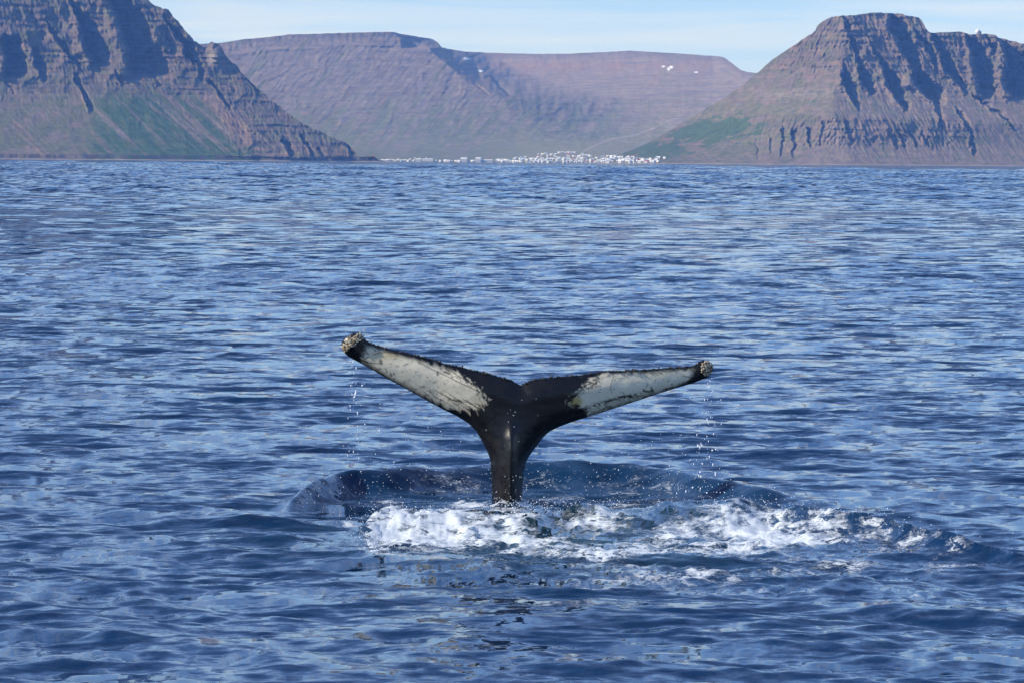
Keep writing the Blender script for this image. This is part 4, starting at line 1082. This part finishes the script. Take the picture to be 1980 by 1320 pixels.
def town():
    rs = np.random.RandomState(17)
    sizes = [(8.5, 7.5, 4.4, 2.2), (10.5, 8, 5.0, 2.4), (7, 6.5, 3.6, 2.0), (15, 8, 5.0, 2.2)]
    kinds = [('white', M_WHITE, M_ROOFW), ('redroof', M_WHITE, M_RED), ('greyroof', M_WHITE, M_GREY), ('cream', M_CREAM, M_ROOFW), ('blueroof', M_WHITE, M_BLUE)]
    cache = {}
    def house(px, py, kind, size, rz):
        key = (kind, size)
        if key not in cache:
            me = house_mesh(*sizes[size])
            for mm in (kinds[kind][1], kinds[kind][2], M_DARK):
                me.materials.append(mm)
            cache[key] = me
        o = bpy.data.objects.new('house', cache[key]); COL.objects.link(o)
        q = ground_at(px, py, MID)
        g2 = ground_at(px, py, RGT) if px > 1150 else None
        if g2 is not None and g2[2] > 2 and g2[1] < q[1] and abs(project(g2[None])[1][0] - py) < 2.5:
            q = g2
        q = np.array([q[0], q[1], max(q[2], 1.2)])
        o.location = q.tolist(); o.rotation_euler = (0, 0, rz)
        if px < 800:
            area = 'by the harbour left of the far town'
        elif px < 960:
            area = 'in the waterfront row left of the far town'
        elif py < 301.2:
            area = 'in the topmost row above the far town'
        elif py > 313.8:
            area = 'on the waterfront of the far town, ' + ('left' if px < 1065 else 'middle' if px < 1170 else 'right') + ' part'
        elif py > 308:
            area = 'in the middle streets of the far town, ' + ('left' if px < 1065 else 'middle' if px < 1170 else 'right') + ' part'
        else:
            area = 'in the upper streets of the far town, ' + ('left' if px < 1065 else 'middle' if px < 1170 else 'right') + ' part'
        big = ('mid-sized', 'large', 'small', 'long')[size]
        look = {'white': 'white house', 'redroof': 'red-roofed white house', 'greyroof': 'grey-roofed white house', 'cream': 'cream house', 'blueroof': 'blue-roofed white house'}[kinds[kind][0]]
        o['label'] = big + ' ' + look + ' ' + area; o['category'] = 'house'; o['group'] = big + ' ' + look + 's ' + area
    placed = []
    def top(px):
        return np.interp(px, [960, 990, 1005, 1030, 1060, 1075, 1130, 1150, 1180, 1230, 1280], [312, 308, 304, 306, 302, 299, 299, 303, 303, 305, 307])
    def bot(px):
        return np.interp(px, [960, 1280], [316.0, 318.0])
    cnt = 0
    tries = 0
    while cnt < 250 and tries < 16000:
        tries += 1
        px = rs.uniform(962, 1274)
        if 1085 < px < 1120 and rs.rand() < .25:
            continue
        t_, b_ = top(px), bot(px)
        py = t_ + (b_ - t_) * rs.rand() ** .8
        if any(abs(px - a) < 3.0 and abs(py - c) < 0.9 for a, c in placed):
            continue
        placed.append((px, py)); cnt += 1
        kind = rs.choice(5, p=[.60, .10, .12, .12, .06])
        house(px, py, kind, rs.choice(4, p=[.35, .33, .17, .15]), rs.normal(0, .35) + (math.pi / 2 if rs.rand() < .25 else 0))
    for px, py in [(1043, 300), (1050, 300.5), (1056, 300), (1082, 297), (1088, 296.5), (1094, 296.5), (1100, 297), (1106, 297), (1113, 297), (1068, 300.5),
                   (1285, 307.5), (741, 312), (746, 312.5), (752, 312), (761, 312), (758, 311.5), (768, 312), (773, 311), (785, 312), (795, 311), (862, 313), (875, 314), (882, 313.5),
                   (749, 312.5), (764, 313), (779, 313.2), (800, 312.8), (845, 312.5), (852, 313.5), (868, 314.5), (889, 315), (908, 315.2), (895, 315), (902, 314), (915, 313), (921, 313), (931, 315), (938, 315.3), (946, 315.4), (953, 315.4), (926, 312), (790, 314)]:
        house(px, py, 0 if rs.rand() < .8 else 3, rs.choice(4), rs.normal(0, .3))
    # long sheds and halls
    def hall(px, py, w, d, h, rh, label, roof=M_ROOFW):
        me = house_mesh(w, d, h, rh)
        for mm in (M_WHITE, roof, M_DARK):
            me.materials.append(mm)
        o = bpy.data.objects.new('factory_hall', me); COL.objects.link(o)
        q = ground_at(px, py, MID); o.location = (q[0], q[1], max(q[2], 1.2)); o['label'] = label; o['category'] = 'hall'
    hall(828, 312.4, 44, 16, 8, 2, 'long low white harbour hall left of the far town')
    hall(810, 314.5, 20, 16, 9, 3, 'white harbour shed in front of the long low hall')
    hall(898, 316, 24, 16, 13, 4, 'tall white hall at the left end of the far town')
    hall(927, 316, 20, 16, 14, 4, 'boxy white hall beside the long waterfront row')
    hall(942, 316.5, 48, 15, 8, 2, 'long white waterfront hall left of the far town')
    hall(1100, 305, 18, 14, 12, 4, 'dark red-roofed hall in the middle of the far town', M_RED)
    # storage tanks
    def tank(px, py, r, h, label):
        k = 24
        an = np.linspace(0, 2 * math.pi, k, endpoint=False)
        prof = [(r, -2), (r, h), (r * 1.03, h), (r * 1.03, h + .4), (r * .5, h + .4 + r * .22), (0.05, h + .4 + r * .3)]
        v = np.concatenate([np.stack([np.cos(an) * a, np.sin(an) * a, np.full(k, b)], 1) for a, b in prof])
        o = obj('storage_tank', make_mesh('storage_tank', v, grid_faces(len(prof), k, True), False), M_WHITE, label=label, category='tank', group='white harbour tanks')
        q = ground_at(px, py, MID); o.location = (q[0], q[1], max(q[2], 1.2))
    tank(805, 309, 5, 8, 'white round tank left of the other harbour tanks, above the shed')
    tank(815, 309.5, 4, 7, 'white round tank above the left end of the long harbour hall')
    tank(827, 309, 4, 6.5, 'white round tank above the middle of the long harbour hall')
    tank(834, 309.5, 4, 6, 'white round tank above the right end of the long harbour hall')
town()

def headland_light():
    """small orange navigation light house on the tip of the left headland"""
    q = at_depth(np.array(722.0), np.array(304.5), np.array(6200.0 + FAR))
    root = obj('beacon_house', None, None, label='small orange beacon house on the tip of the left headland', category='beacon')
    root.location = (q[0], q[1], q[2] - 1)
    k = 12; an = np.linspace(0, 2 * math.pi, k, endpoint=False)
    def lathe(prof):
        return np.concatenate([np.stack([np.cos(an) * a, np.sin(an) * a, np.full(k, b)], 1) for a, b in prof]), grid_faces(len(prof), k, True)
    v, f = lathe([(3.0, -4), (2.6, 6), (3.0, 6), (3.0, 6.5), (.1, 6.5)])
    obj('tower', make_mesh('tower', v, f, False), M_ORANGE, root)
    v, f = lathe([(1.3, 6.45), (1.3, 8.2), (1.7, 8.2), (.1, 9.6)])
    obj('lantern', make_mesh('lantern', v, f, False), M_ORANGE, root)
headland_light()

def radar():
    q = at_depth(np.array(1893.0), np.array(66.6), np.array(7900.0 + FAR))
    P2, PX, PY = RGT
    j = np.argmin(np.abs(PX[0] - 1893)); q = P2[-1, j] + np.array([0, 30.0, 0])
    root = obj('radar_station', None, None, label='white radar dome on the clifftop of the right mountain', category='radar dome')
    root.location = q.tolist()
    k = 32; an = np.linspace(0, 2 * math.pi, k, endpoint=False)
    r = 8.2
    ph = np.linspace(-1.0, math.pi / 2 - .01, 18)
    prof = [(r * math.cos(p), 8.5 + r * math.sin(p)) for p in ph]
    v = np.concatenate([np.stack([np.cos(an) * a, np.sin(an) * a, np.full(k, b)], 1) for a, b in prof])
    obj('dome', make_mesh('dome', v, grid_faces(len(prof), k, True)), M_WHITE, root)
    prof = [(6.5, -6), (6.5, 1.2), (5.0, 1.2), (5.0, 2.2)]
    v = np.concatenate([np.stack([np.cos(an) * a, np.sin(an) * a, np.full(k, b)], 1) for a, b in prof])
    obj('base', make_mesh('base', v, grid_faces(len(prof), k, True), False), M_GREY, root)
    me = house_mesh(5, 6, 9, 1)
    for mm in (M_GREY, M_GREY, M_DARK):
        me.materials.append(mm)
    o = obj('stair_block', me, M_GREY, root); o.location = (9.5, 2, 0)
radar()

# ------------------------------------------------------------------ haze
def haze():
    x0, x1, y0, y1, z0, z1 = -16500, 16500, -16200, 26000, -4.0, 1150.0
    v = np.array([(x, y, z) for z in (z0, z1) for y in (y0, y1) for x in (x0, x1)], float)
    f = np.array([(0, 2, 3, 1), (4, 5, 7, 6), (0, 1, 5, 4), (2, 6, 7, 3), (0, 4, 6, 2), (1, 3, 7, 5)])
    m = bpy.data.materials.new('haze'); m.use_nodes = True
    n, l = m.node_tree.nodes, m.node_tree.links
    n.remove(n['Principled BSDF'])
    pv = n.new('ShaderNodeVolumePrincipled')
    pv.inputs['Color'].default_value = (.15, .37, .98, 1)
    pv.inputs['Absorption Color'].default_value = (1, 1, 1, 1)
    pv.inputs['Density'].default_value = 2.9e-5
    pv.inputs['Anisotropy'].default_value = 0.0
    l.new(pv.outputs['Volume'], n['Material Output'].inputs['Volume'])
    obj('haze', make_mesh('haze', v, f, False), m, kind='stuff', label='thin blue haze over the fjord', category='haze')
haze()
